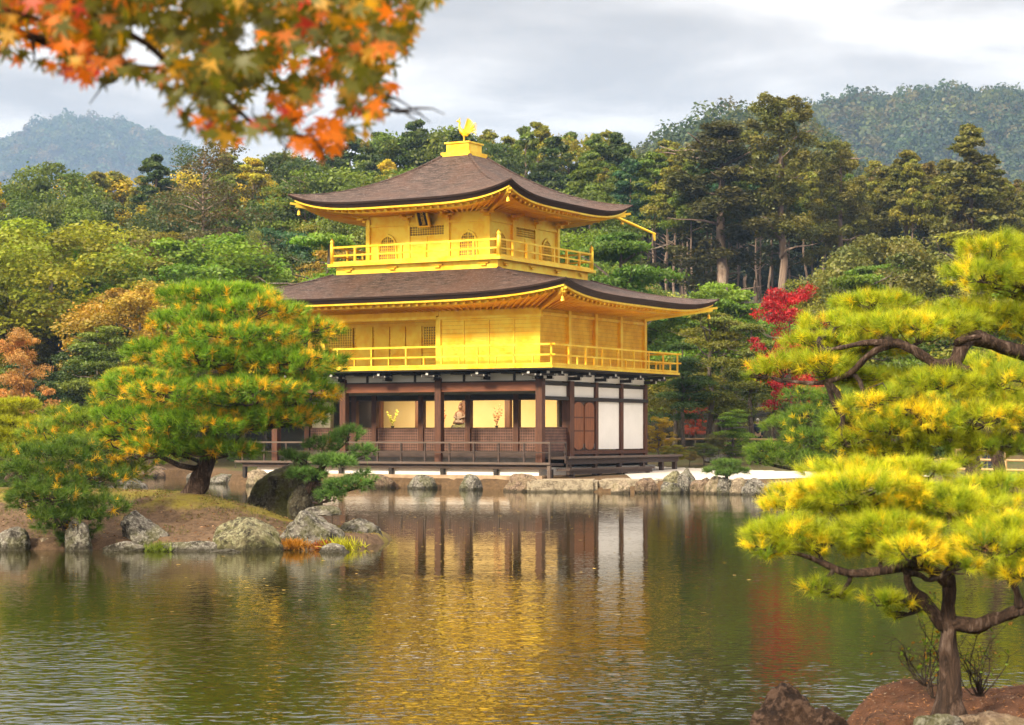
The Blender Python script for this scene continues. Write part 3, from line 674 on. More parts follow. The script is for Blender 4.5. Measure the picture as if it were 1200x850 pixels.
# --- third floor
P1('balcony_skirt', M['gold'], (u3-0.88, u3+s3+0.88, v3-0.88, v3+s3+0.88, 7.60, 8.16), label='gold base band under the top balcony')
P1('top_balcony_edge', M['gold'], (u3-1.12, u3+s3+1.12, v3-1.12, v3+s3+1.12, 8.162, 8.27))
for k in range(4):
    for sgn, fix in ((0, v3-0.9), (1, v3+s3+0.9)):
        u = u3 - 0.3 + (s3+0.6)*k/3
        m = MB(); sy = -1 if sgn == 0 else 1
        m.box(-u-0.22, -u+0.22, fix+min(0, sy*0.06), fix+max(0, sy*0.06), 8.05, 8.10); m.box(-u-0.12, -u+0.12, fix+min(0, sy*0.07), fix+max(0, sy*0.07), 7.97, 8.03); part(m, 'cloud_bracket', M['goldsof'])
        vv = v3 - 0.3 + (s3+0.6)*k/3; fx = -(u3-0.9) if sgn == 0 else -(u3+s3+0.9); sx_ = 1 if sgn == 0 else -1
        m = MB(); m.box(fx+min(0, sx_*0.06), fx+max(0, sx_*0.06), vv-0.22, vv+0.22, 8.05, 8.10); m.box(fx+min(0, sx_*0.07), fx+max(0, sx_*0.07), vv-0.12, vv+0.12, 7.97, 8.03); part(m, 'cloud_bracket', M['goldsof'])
railing('top_railing', u3-0.99, u3+s3+0.99, v3-0.99, v3+s3+0.99, 8.27, 8.90, (7, 7), 0.075, 0.5, 0, False, corner=True)
P1('top_storey_wall', M['gold'], (u3+0.02, u3+s3-0.02, v3+0.02, v3+s3-0.02, 8.272, 10.22), label='bright gold wall of the top storey')
b3 = s3/3
def side_frame(k):
    """origin at the side's right end seen from outside, x to the left, y inward"""
    c = Vector((-(u3+s3/2), v3+s3/2, 0)); a = k*pi/2
    def T(x, y, z):      # x along side from right end (0..s3), y inward from the wall face
        p = Vector((s3/2 - x, -s3/2 + y, 0)); p.rotate(Matrix.Rotation(a, 3, 'Z')); return (c.x+p.x, c.y+p.y, z)
    return T
def tbox(m, T, x0, x1, y0, y1, z0, z1):
    m.add([T(x,y,z) for z in (z0, z1) for (x, y) in ((x0,y0),(x1,y0),(x1,y1),(x0,y1))], [(0,3,2,1),(4,5,6,7),(0,1,5,4),(1,2,6,5),(2,3,7,6),(3,0,4,7)])
def TP(T, name, mat, *bx, parent=PAV):
    m = MB()
    for b in bx: tbox(m, T, *b)
    return part(m, name, mat, parent)
def kato(x, wd, z0, z1):     # cusped window outline
    pr = [(-0.5, 0.0), (-0.48, 0.25), (-0.455, 0.5), (-0.43, 0.66), (-0.36, 0.80), (-0.25, 0.90), (-0.10, 0.96), (0, 1.0), (0.10, 0.96), (0.25, 0.90), (0.36, 0.80), (0.43, 0.66), (0.455, 0.5), (0.48, 0.25), (0.5, 0)]
    return [(x + a*wd, z0 + b*(z1-z0)) for a, b in pr]
for k in range(4):
    T = side_frame(k)
    for i in range(3 if k % 2 == 0 else 3):
        TP(T, 'top_column', M['gold'], (i*b3-0.09, i*b3+0.09, -0.07, 0.10, 8.272, 10.0)) if i else TP(T, 'top_column', M['gold'], (-0.07, 0.10, -0.07, 0.10, 8.272, 10.0))
        m = MB(); 
        tbox(m, T, i*b3-0.30, i*b3+0.30, -0.16, -0.075, 9.98, 10.05); tbox(m, T, i*b3-0.12, i*b3+0.12, -0.20, -0.075, 9.88, 9.97); tbox(m, T, i*b3-0.05, i*b3+0.05, -0.5, -0.162, 10.0, 10.09)
        tbox(m, T, i*b3-0.22, i*b3+0.22, -0.48, -0.40, 10.092, 10.16)
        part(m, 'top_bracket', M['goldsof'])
    TP(T, 'wall_rail', M['gold'], (0.1, s3-0.1, -0.04, 0.018, 9.70, 9.80)); TP(T, 'base_rail', M['gold'], (0.1, s3-0.1, -0.05, 0.018, 8.273, 8.36))
    for i in (0, 2):
        cx_ = (i+0.5)*b3; out_ = kato(cx_, 0.86, 8.40, 9.42); inn = kato(cx_, 0.74, 8.43, 9.33)
        m = MB(); n_ = len(out_)
        vs = [T(x, -0.035, z) for x, z in out_] + [T(x, -0.035, z) for x, z in inn] + [T(x, 0.018, z) for x, z in out_] + [T(x, 0.018, z) for x, z in inn]
        fs = [(j, j+1, n_+j+1, n_+j) for j in range(n_-1)] + [(j, 2*n_+j, 2*n_+j+1, j+1) for j in range(n_-1)] + [(n_+j, n_+j+1, 3*n_+j+1, 3*n_+j) for j in range(n_-1)]
        m.add(vs, fs); wf = part(m, 'window_frame', M['gold'])
        m = MB(); m.add([T(x, 0.012, z) for x, z in inn], [list(range(n_))]); part(m, 'pane', M['pane'], wf)
        m = MB()
        def hw(z):   # half width of the opening at height z
            f = (z-8.43)/0.90
            pr = [(0, .5), (.25, .48), (.5, .455), (.66, .43), (.80, .36), (.90, .25), (.96, .10), (1, 0)]
            for (a, b), (c, d) in zip(pr, pr[1:]):
                if a <= f <= c: return 0.74*(b + (d-b)*(f-a)/(c-a))
            return 0
        def zt_at(dx):
            lo, hi = 8.43, 9.33
            for _ in range(18):
                mid = (lo+hi)/2
                if hw(mid) > abs(dx): lo = mid
                else: hi = mid
            return lo
        for j in range(-3, 4):
            w_ = 0.022 if j == 0 else 0.011; tbox(m, T, cx_+j*0.09-w_, cx_+j*0.09+w_, -0.018, 0.008, 8.44, zt_at(j*0.09))
        for j in range(1, 8):
            z = 8.43 + j*0.11; h_ = hw(z); tbox(m, T, cx_-h_, cx_+h_, -0.014, 0.006, z-0.010, z+0.010)
        part(m, 'window_lattice', M['gold'], wf)
    a, b = b3+0.14, 2*b3-0.14
    q = TP(T, 'double_door', M['gold'], (a, b, -0.03, 0.0, 8.37, 9.24))
    TP(T, 'door_frame', M['gold'], (a-0.05, a, -0.07, 0.01, 8.37, 9.69), (b, b+0.05, -0.07, 0.01, 8.37, 9.69), (a, b, -0.07, 0.01, 9.63, 9.69), (a, b, -0.06, 0.0, 9.241, 9.29), ((a+b)/2-0.025, (a+b)/2+0.025, -0.06, -0.031, 8.37, 9.24), parent=q)
    tr = TP(T, 'transom', M['pane'], (a, b, 0.0, 0.018, 9.30, 9.62)); m = MB()
    for j in range(1, 14): tbox(m, T, a+(b-a)*j/14-0.012, a+(b-a)*j/14+0.012, -0.03, -0.001, 9.29, 9.63)
    for z in (9.38, 9.46, 9.54): tbox(m, T, a, b, -0.026, -0.002, z-0.012, z+0.012)
    part(m, 'lattice', M['gold'], tr)
roof((u3-2.2, u3+s3+2.2, v3-2.2, v3+s3+2.2), (u3+s3/2-0.62, u3+s3/2+0.62, v3+s3/2-0.62, v3+s3/2+0.62), 10.43, 12.55, 0.47, 0.20, 0.42, wall=(u3, u3+s3, v3, v3+s3), zwall=10.17)
cu, cv = u3+s3/2, v3+s3/2
P1('roof_crown_base', M['gold'], (cu-0.66, cu+0.66, cv-0.66, cv+0.66, 12.50, 12.68), (cu-0.50, cu+0.50, cv-0.50, cv+0.50, 12.682, 13.02), (cu-0.56, cu+0.56, cv-0.56, cv+0.56, 13.022, 13.08))
# water spout on the right eave corner
m = MB(); tipc = Vector((-(u3-2.0), v3+s3+1.9, 10.25)); dirv = Vector((0.55, 0.75, -0.32)).normalized()
m.tube([tipc - dirv*0.6, tipc + dirv*0.3, tipc + dirv*0.95, tipc + dirv*1.45], [0.06, 0.06, 0.05, 0.045], 8); m.tube([tipc+dirv*1.38, tipc + dirv*1.42 + Vector((0,0,-0.26))], [0.07, 0.04], 6)
part(m, 'corner_spout', M['gold'])
# name plaque under the upper eave
T = side_frame(0)
pl = MB(); c0 = s3/2
def plq(x, y, z): return T(x, -0.30 - (z-9.75)*0.42 + y, z)
def plbox(m, x0, x1, y0, y1, z0, z1):
    m.add([plq(x,y,z) for z in (z0, z1) for (x, y) in ((x0,y0),(x1,y0),(x1,y1),(x0,y1))], [(0,3,2,1),(4,5,6,7),(0,1,5,4),(1,2,6,5),(2,3,7,6),(3,0,4,7)])
plbox(pl, c0-0.20, c0+0.20, 0, 0.05, 9.62, 10.12)
PQ = part(pl, 'name_plaque', M['dark'])
m = MB(); plbox(m, c0-0.27, c0-0.20, -0.04, 0.06, 9.56, 10.17); plbox(m, c0+0.20, c0+0.27, -0.04, 0.06, 9.56, 10.17); plbox(m, c0-0.199, c0+0.199, -0.04, 0.06, 9.56, 9.62); plbox(m, c0-0.199, c0+0.199, -0.04, 0.06, 10.121, 10.17)
part(m, 'plaque_frame', M['gold'], PQ)
try:
    for i, chs in enumerate('究竟頂'):
        tcu = bpy.data.curves.new('plaque_character', 'FONT'); tcu.body = chs; tcu.size = 0.165; tcu.align_x = 'CENTER'; tcu.align_y = 'CENTER'; tcu.extrude = 0.006
        tobj = bpy.data.objects.new('tmp', tcu); COL.objects.link(tobj)
        bpy.context.view_layer.update()
        me = bpy.data.meshes.new_from_object(tobj.evaluated_get(bpy.context.evaluated_depsgraph_get()))
        bpy.data.objects.remove(tobj)
        zc_ = 10.03 - i*0.16
        for vtx in me.vertices:
            x, y, z = vtx.co; vtx.co = plq(c0 - x, -0.008 - z, zc_ + y)
        me.materials.clear(); me.materials.append(M['gold'])
        link('plaque_character', me, PQ)
except Exception as ex: print('text', ex)

# phoenix
def phoenix():
    p = BW(cu, cv, 13.08)
    e = empty('phoenix_statue', p, R(-8), 'golden phoenix statue with raised wings standing on the roof top', 'statue')
    m = MB()
    m.tube([(0.20,0,0.38),(0.12,0,0.36),(0.0,0,0.40),(-0.10,0,0.46),(-0.17,0,0.58),(-0.19,0,0.70),(-0.17,0,0.80),(-0.20,0,0.87),(-0.26,0,0.87),(-0.31,0,0.85)],
           [0.03,0.09,0.12,0.10,0.06,0.04,0.04,0.055,0.04,0.008], 10)
    m.tube([(-0.20,0,0.90),(-0.17,0,0.97),(-0.13,0,0.98)], [0.025,0.02,0.004], 6)
    part(m, 'body', M['gold'], e, True)
    for s in (-1, 1):
        m = MB(); m.tube([(-0.02, s*0.05, 0.33), (0.0, s*0.055, 0.18), (-0.02, s*0.055, 0.02)], [0.03, 0.02, 0.02], 7)
        m.tube([(0.03, s*0.055, 0.012), (-0.12, s*0.055, 0.012)], 0.016, 6); part(m, 'leg', M['gold'], e)
        m = MB()
        for i in range(7):
            a = i/6; st = Vector((-0.03+0.12*a, s*0.09, 0.44)); en = Vector((0.16+0.26*a, s*(0.20-0.02*i), 0.95 - 0.40*a*a))
            d = (en-st); pv = Vector((0.05, 0, -0.03))
            m.add([st, st+pv, en+pv*0.6, en, st+Vector((0,s*.02,0)), st+pv+Vector((0,s*.02,0)), en+pv*0.6+Vector((0,s*.02,0)), en+Vector((0,s*.02,0))],
                  [(0,1,2,3),(7,6,5,4),(0,4,5,1),(1,5,6,2),(2,6,7,3),(3,7,4,0)])
        part(m, 'wing', M['gold'], e)
    m = MB()
    for i in range(5):
        y = (i-2)*0.035; up_ = 0.10*i
        m.tube([(0.16, y*0.6, 0.38), (0.30, y, 0.44+up_*0.6), (0.42, y*1.6, 0.40+up_), (0.50, y*2, 0.28+up_)], [0.03, 0.03, 0.022, 0.004], 6)
    part(m, 'tail', M['gold'], e)
    m = MB(); m.tube([(0,0,-0.0),(0,0,0.02)], [0.2,0.16], 12); part(m, 'foot_plate', M['gold'], e)
phoenix()

# hall lamps: warm lights hidden up behind the lintel, lighting the altar hall
def hall_light(u, v, z, size, energy):
    l = bpy.data.lights.new('hall_lamp', 'AREA'); l.shape = 'RECTANGLE'; l.size = size; l.size_y = 0.5; l.energy = energy; l.color = (1.0, 0.78, 0.42)
    o = bpy.data.objects.new('hall_lamp', l); COL.objects.link(o); o.location = BW(u, v, z); o.rotation_euler = (R(28), 0, -TH)
hall_light(5.6, 3.2, 3.22, 7.5, 300)
# things in the hall
tb = empty('altar_table', BW(6.36, 3.75, 1.17), -TH, 'long dark altar table standing inside the open hall', 'table')
m = MB(); m.box(-3.6, 3.6, -0.35, 0.35, 0.70, 0.78); part(m, 'table_top', M['dark'], tb)
for x in (-3.4, 0, 3.4):
    for y in (-0.28, 0.28): m = MB(); m.box(x-0.05, x+0.05, y-0.05, y+0.05, 0, 0.70); part(m, 'leg', M['dark'], tb)
flm = simple('dry blossoms', (0.30, 0.10, 0.05), (0.10, 0.07, 0.02), 0.8)
flg = simple('yellow green sprig', (0.34, 0.30, 0.04), (0.14, 0.14, 0.02), 0.8)
def vase(u, lab, mat, hh, seed):
    e = empty('flower_vase', BW(u, 3.75, 1.95), -TH, lab, 'vase', 'flower vases on the altar table')
    m = MB(); m.tube([(0,0,0),(0,0,0.03),(0,0,0.10),(0,0,0.15),(0,0,0.19)], [0.08,0.06,0.03,0.06,0.09], 12); part(m, 'vase', M['dark'], e, True)
    rnd = random.Random(seed); m = MB()
    for i in range(9):
        a = rnd.uniform(0, 2*pi); l = rnd.uniform(0.5, 1)*hh; p = Vector((0,0,0.17)); pts = [p]
        q = Vector((cos(a)*0.3*l, sin(a)*0.12*l, 0.17+l*rnd.uniform(0.6, 1))); pts += [p.lerp(q, 0.5)+Vector((rnd.uniform(-.04,.04),0,0)), q]
        m.tube(pts, [0.008,0.006,0.004], 5)
        for t in (0.5, 0.8, 1.0): c = p.lerp(q, t); m.ball((c.x+rnd.uniform(-.04,.04), c.y, c.z), 0.045, 0.03, 0.04, 6, 4)
    part(m, 'sprig', mat, e)
vase(8.74, 'vase with yellow green sprig at the left end of the altar table', flg, 0.75, 1)
vase(6.48, 'vase with thin dark sprig beside the middle veranda post', flm, 0.7, 2)
vase(3.98, 'vase with brown blossoms at the right end of the altar table', flm, 0.85, 3)
e = empty('seated_statue', BW(5.72, 3.9, 1.95), -TH, 'brown seated statue on a rocky base inside the hall', 'statue')
m = MB(); m.tube([(0,0,0),(0.02,0,0.12),(0,0,0.25)], [0.42,0.36,0.28], 12, 0.35, 3); part(m, 'rock_base', M['rockdark'], e)
m = MB(); m.tube([(0.02,0,0.25),(0.02,0,0.34),(0.03,0,0.50),(0.03,0,0.68),(0.03,0,0.76),(0.03,0,0.80)], [0.30,0.27,0.17,0.17,0.12,0.05], 12, 0.15, 7)
m.ball((0.03,-0.01,0.90), 0.085, 0.09, 0.11); m.tube([(0.03,0,1.0),(0.03,0,1.1)], [0.06,0.03], 8)
M['statue'] = simple('dark polished wood', (0.075, 0.032, 0.018), (0.03, 0.014, 0.01), 0.5)
for s in (-1, 1): m.tube([(0.03+s*0.15,0,0.70),(0.03+s*0.22,-0.06,0.52),(0.03+s*0.06,-0.2,0.44)], [0.065,0.06,0.04], 8)
part(m, 'figure', M['statue'], e, True)

# ------------------------------------------------------------------ rocks
def rock(name, px, py, d, wpx, hpx, mat, label, dep=0.8, seed=1, flat=0.0, lean=0.0, cat='rock', sub=5, group=None, cuts=7, sink=0.25, peak=0):
    """px,py = centre of the foot of the rock, d = distance, wpx/hpx = size in the picture turned into metres"""
    wd = wpx*d/FPX; ht = hpx*d/FPX
    p = W(px, py, d); bm = bmesh.new(); bmesh.ops.create_icosphere(bm, subdivisions=sub, radius=1)
    rnd = random.Random(seed); pl = []
    for i in range(cuts):
        n = Vector((rnd.uniform(-1,1), rnd.uniform(-1,1), rnd.uniform(-0.3,1))).normalized(); pl.append((n, rnd.uniform(0.62, 0.9)))
    for v in bm.verts:
        c = v.co.copy()
        for n, k in pl:
            e_ = c.dot(n) - k
            if e_ > 0: c -= n*e_*0.92
        c *= 1 + 0.16*noise.noise(c*1.6 + Vector((seed*3.1, 0, 0))) + 0.07*noise.noise(c*4.2 + Vector((0, seed*1.7, 0))) + 0.045*noise.noise(c*9) + 0.03*noise.noise(c*19)
        if peak: c.z *= 1 + peak*max(0, 1 - abs(c.x)*1.3)
        v.co = c
    mx = max(v.co.x for v in bm.verts); mn = min(v.co.x for v in bm.verts); mz = max(v.co.z for v in bm.verts)
    for v in bm.verts:
        z = v.co.z/mz
        z = (abs(z)**0.72)*(1 if z > 0 else -1)
        v.co = Vector(((v.co.x-(mx+mn)/2)/(mx-mn)*wd + lean*max(0, z)*wd, v.co.y*wd/2*dep, (z if z > 0 else z*sink)*ht))
    me = bpy.data.meshes.new(name); bm.to_mesh(me); bm.free(); me.materials.append(mat)
    me.polygons.foreach_set('use_smooth', [True]*len(me.polygons))
    o = link(name, me, None, p); setp(o, label, cat, group); return o
R_ = 'rock'
G1 = 'shore rocks of the pine island'
rock(R_, 14, 643, 33.6, 44, 26, M['rock'], 'dark grey shore rock at the left end of the pine island', seed=1, group=G1)
rock(R_, 52, 643, 33.9, 26, 13, M['rocktan'], 'small tan stone between the two left shore rocks under the bushy pine', seed=17, group=G1)
rock(R_, 93, 644, 33.5, 36, 36, M['rock'], 'upright speckled grey boulder right of the bushy little pine', seed=2, cuts=9, group=G1)
rock(R_, 178, 640, 34.2, 64, 42, M['rock'], 'slanted pointed grey rock on the bank below the big pine', seed=5, lean=-0.28, group=G1)
rock(R_, 148, 646, 33.4, 58, 12, M['rock'], 'low flat kerb rock at the foot of the slanted rock', seed=6, dep=0.4, group=G1)
rock(R_, 228, 647, 33.3, 84, 13, M['rock'], 'long low flat rock between the slanted and the yellowish boulder', seed=7, dep=0.3, group=G1)
rock(R_, 290, 646, 33.6, 86, 40, M['rockgreen'], 'rounded yellow green lichened boulder on the island shore', seed=8, group=G1)
rock(R_, 362, 641, 34.6, 84, 44, M['rock'], 'largest rounded grey boulder near the right tip of the island', seed=9, group=G1)
rock(R_, 424, 633, 36.2, 54, 26, M['rock'], 'dark speckled rock at the right tip of the island', seed=10, group=G1)
rock(R_, 391, 652, 33.0, 42, 16, M['rock'], 'small low rock in the water before the largest boulder', seed=11, group=G1, peak=0.5)
rock(R_, 265, 650, 33.0, 40, 7, M['rock'], 'flat wet stone in the water under the yellowish boulder', seed=12, group=G1, dep=0.5)
rock('leaning_boulder', 328, 600, 37.6, 96, 62, M['rockdark'], 'big dark mossy wedge shaped boulder behind the small dwarf pine', seed=13, lean=0.20, dep=0.6, cuts=5, cat='boulder')
rock(R_, 352, 602, 36.4, 34, 36, M['rockdark'], 'dark upright stone at the foot of the dwarf pine trunk', seed=14, cat=R_)
rock(R_, 378, 602, 35.6, 46, 10, M['rock'], 'flat pale stone on the moss right of the dwarf pine', seed=15)
rock(R_, 157, 576, 42.5, 34, 16, M['rock'], 'small pointed pale rock behind the island crest left of the pine trunk', seed=16, peak=0.5)
rock(R_, 128, 576, 42.0, 12, 7, M['rock'], 'tiny pale stone behind the island crest', seed=18)
rock(R_, 98, 568, 44, 40, 14, M['rock'], 'low pale rock behind the bushy little pine', seed=19)
rock('stump', 916, 862, 12.55, 84, 62, M['rockstump'], 'dark brown weathered pointed stump rising from the water at the lower edge', seed=21, cat='stump', peak=0.35, dep=0.6, sub=5)
rock('stump', 965, 862, 12.5, 62, 34, M['rockstump'], 'low dark brown stump piece right of the pointed stump', seed=22, cat='stump', dep=0.6, sub=5)
rock(R_, 1175, 868, 11.75, 130, 34, M['rockbrown'], 'low flat brown rock by the foot of the near pine', seed=23, dep=0.5)
rock(R_, 1100, 858, 11.7, 70, 22, M['rock'], 'small grey rock among the roots of the near pine', seed=24, dep=0.5)
G2 = 'boulders along the pavilion base'
for i, (x, y, wd, h, mt, lb) in enumerate([
    (442, 571, 34, 20, 'rockbrown', 'brown boulder under the deck beside the dwarf pine'),
    (495, 571, 28, 20, 'rock', 'grey boulder under the deck left of the middle veranda post'),
    (552, 573, 22, 22, 'rock', 'dark round boulder under the middle of the deck'),
    (614, 577, 38, 25, 'rockbrown', 'large red brown boulder left of the flagstone landing'),
    (305, 556, 26, 24, 'rocktan', 'tan boulder under the left end of the deck'),
    (345, 562, 36, 20, 'rock', 'grey boulder half hidden behind the dwarf pine'),
    (262, 561, 36, 14, 'rock', 'low grey rock left of the deck end'), (232, 559, 22, 12, 'rock', 'small grey rock on the shore left of the pavilion'),
    (172, 557, 36, 20, 'rockbrown', 'brown rock on the far shore left of the big pine trunk'), (150, 558, 22, 12, 'rock', 'small dark rock on the far shore at left')]):
    dd = {0: 73.2, 1: 72.4, 2: 70.8, 3: 68.9, 4: 76.3, 5: 75.4, 6: 80.5, 7: 88, 8: 92, 9: 93}[i]
    yy = HZ + CH*FPX/dd
    rock(R_, x, yy, dd, wd*1.3, h*0.85, M[mt], lb, seed=30+i, group=G2, sink=0.5)
G3 = 'stones along the right shore'
for i, (x, d, wd, h, mt, lb) in enumerate([
    (727, 66.6, 20, 16, 'rocktan', 'small pale round stone standing in the water before the landing'),
    (757, 67.2, 24, 18, 'rockbrown', 'square reddish stone in the water before the landing'),
    (792, 67.4, 26, 26, 'rockgreen', 'tall greenish rock at the right end of the flagstone landing'),
    (806, 67.0, 24, 30, 'rock', 'pointed grey rock beside the greenish rock'),
    (786, 66.5, 22, 14, 'rock', 'low dark rock in the water under the greenish rock'),
    (822, 66.6, 24, 19, 'rockbrown', 'brown rock third along the right shore'),
    (838, 66.2, 22, 21, 'rocktan', 'tan rock just left of the small pine on the shore'),
    (852, 65.8, 22, 20, 'rock', 'grey rock directly under the small pine on the shore'),
    (868, 65.5, 24, 20, 'rocktan', 'tan rock just right of the small pine on the shore'),
    (888, 65.0, 34, 20, 'rock', 'wide grey rock of the right shore near the green pine'),
    (916, 64.2, 34, 18, 'rock', 'grey rock of the right shore under the green pine'),
    (950, 63.4, 38, 18, 'rockbrown', 'brown rock of the right shore behind the yellow pine'),
    (990, 62.4, 40, 18, 'rock', 'grey rock of the right shore behind the yellow pine'),
    (1035, 61.2, 44, 18, 'rock', 'dark rock far along the right shore'), (1085, 60, 48, 18, 'rockbrown', 'reddish rock far along the right shore'), (1140, 58.5, 50, 18, 'rock', 'last grey rock along the right shore')]):
    rock(R_, x, HZ + CH*FPX/d, d, wd*1.15, h, M[mt], lb, seed=50+i, group=G3, sink=0.5, peak=0.4 if i == 3 else 0)
# flagstone landing: each slab its own thing
SL = [(-1.0, -1.35, 2.3, 1.6), (-3.4, -0.9, 2.2, 1.7), (-5.6, 0.6, 2.0, 2.4), (-3.4, 1.3, 2.4, 2.4), (-5.2, 3.3, 2.3, 2.6)]
lab = ['front left flagstone of the landing beside the deck corner', 'middle front flagstone of the landing', 'right front flagstone of the landing by the greenish rock', 'inner flagstone of the landing beside the low step', 'rear flagstone of the landing near the gravel']
for i, (x, y, sx_, sy_) in enumerate([(1.75, 68.95, 2.35, 1.9), (3.95, 69.0, 2.0, 1.9), (4.3, 71.2, 2.4, 2.0), (5.35, 70.0, 0.9, 2.2), (6.0, 73.6, 3.0, 2.2)]):
    bm = bmesh.new(); bmesh.ops.create_cube(bm, size=1)
    bmesh.ops.bevel(bm, geom=bm.edges, offset=0.06, segments=2, affect='EDGES')
    bmesh.ops.subdivide_edges(bm, edges=bm.edges, cuts=4, use_grid_fill=True)
    for v in bm.verts:
        v.co = Vector((v.co.x*sx_, v.co.y*sy_, v.co.z*0.62)); v.co += Vector((1, 1, 0.35))*0.05*noise.noise(v.co*2 + Vector((i*5, 0, 0)))
    me = bpy.data.meshes.new('flagstone'); bm.to_mesh(me); bm.free(); me.materials.append(M['slab'])
    o = link('flagstone', me, None, (x, y, 0.10)); o.rotation_euler = (0, 0, -0.05 + 0.03*i); setp(o, lab[i], 'flagstone', 'flagstones of the landing')
o = rock('kerb_stone', 843, 541, 84, 36, 9, M['rock'], 'long low grey kerb stone at the back of the gravel court', seed=80, dep=0.3, cuts=4, cat='kerb stone')

# ------------------------------------------------------------------ foliage builders
rng = np.random.default_rng(7)
def unit(a): return a / (np.linalg.norm(a, axis=-1, keepdims=True) + 1e-9)
def leaf_quads(C, Nn, size, rng, elong=1.5):
    """rhombic leaves at C with normals Nn; size (n,)"""
    n = len(C); r = rng.normal(size=(n, 3)); a = unit(np.cross(Nn, r)); b = np.cross(Nn, a)
    a = a*(size*elong*0.5)[:, None]; b = b*(size*0.5)[:, None]
    V = np.stack([C - a, C - b*1.0 + a*0.1, C + a, C + b*1.0 + a*0.1], 1)
    return V.reshape(-1, 3)
def needles(P, A, L, K, wdt, cb, ct, rng, spread=0.75):
    """K needle triangles per tuft: P tuft positions, A axes, L lengths, cb/ct base and tip colours per tuft"""
    T = len(P); d = unit(A[:, None, :] + spread*rng.normal(size=(T, K, 3)))
    ln = L[:, None]*rng.uniform(0.65, 1.1, size=(T, K))
    org = P[:, None, :] + A[:, None, :]*(L[:, None, None]*rng.uniform(-0.5, 0.25, size=(T, K, 1)))
    side = unit(np.cross(d, rng.normal(size=(T, K, 3))))*(wdt/2)
    tip = org + d*ln[..., None]
    V = np.stack([org - side, org + side, tip], 2).reshape(-1, 3)
    var = rng.uniform(0.75, 1.25, size=(T, K, 1))
    c0 = cb[:, None, :]*var; c1 = ct[:, None, :]*var
    Cc = np.stack([c0, c0, c1], 2).reshape(-1, 3)
    return V, Cc

def curve_pts(a, b, n, sag, rnd, wob=0.06):
    a = Vector(a); b = Vector(b); L = (b-a).length; out_ = []
    off = Vector((rnd.uniform(-1,1), rnd.uniform(-1,1), rnd.uniform(-1,1)))*wob*L
    off2 = Vector((rnd.uniform(-1,1), rnd.uniform(-1,1), rnd.uniform(-1,1)))*wob*L
    for i in range(n+1):
        t = i/n; p = a.lerp(b, t) + off*sin(pi*t) + off2*sin(2*pi*t) + Vector((0, 0, sag*L*sin(pi*t))); out_.append(p)
    return out_

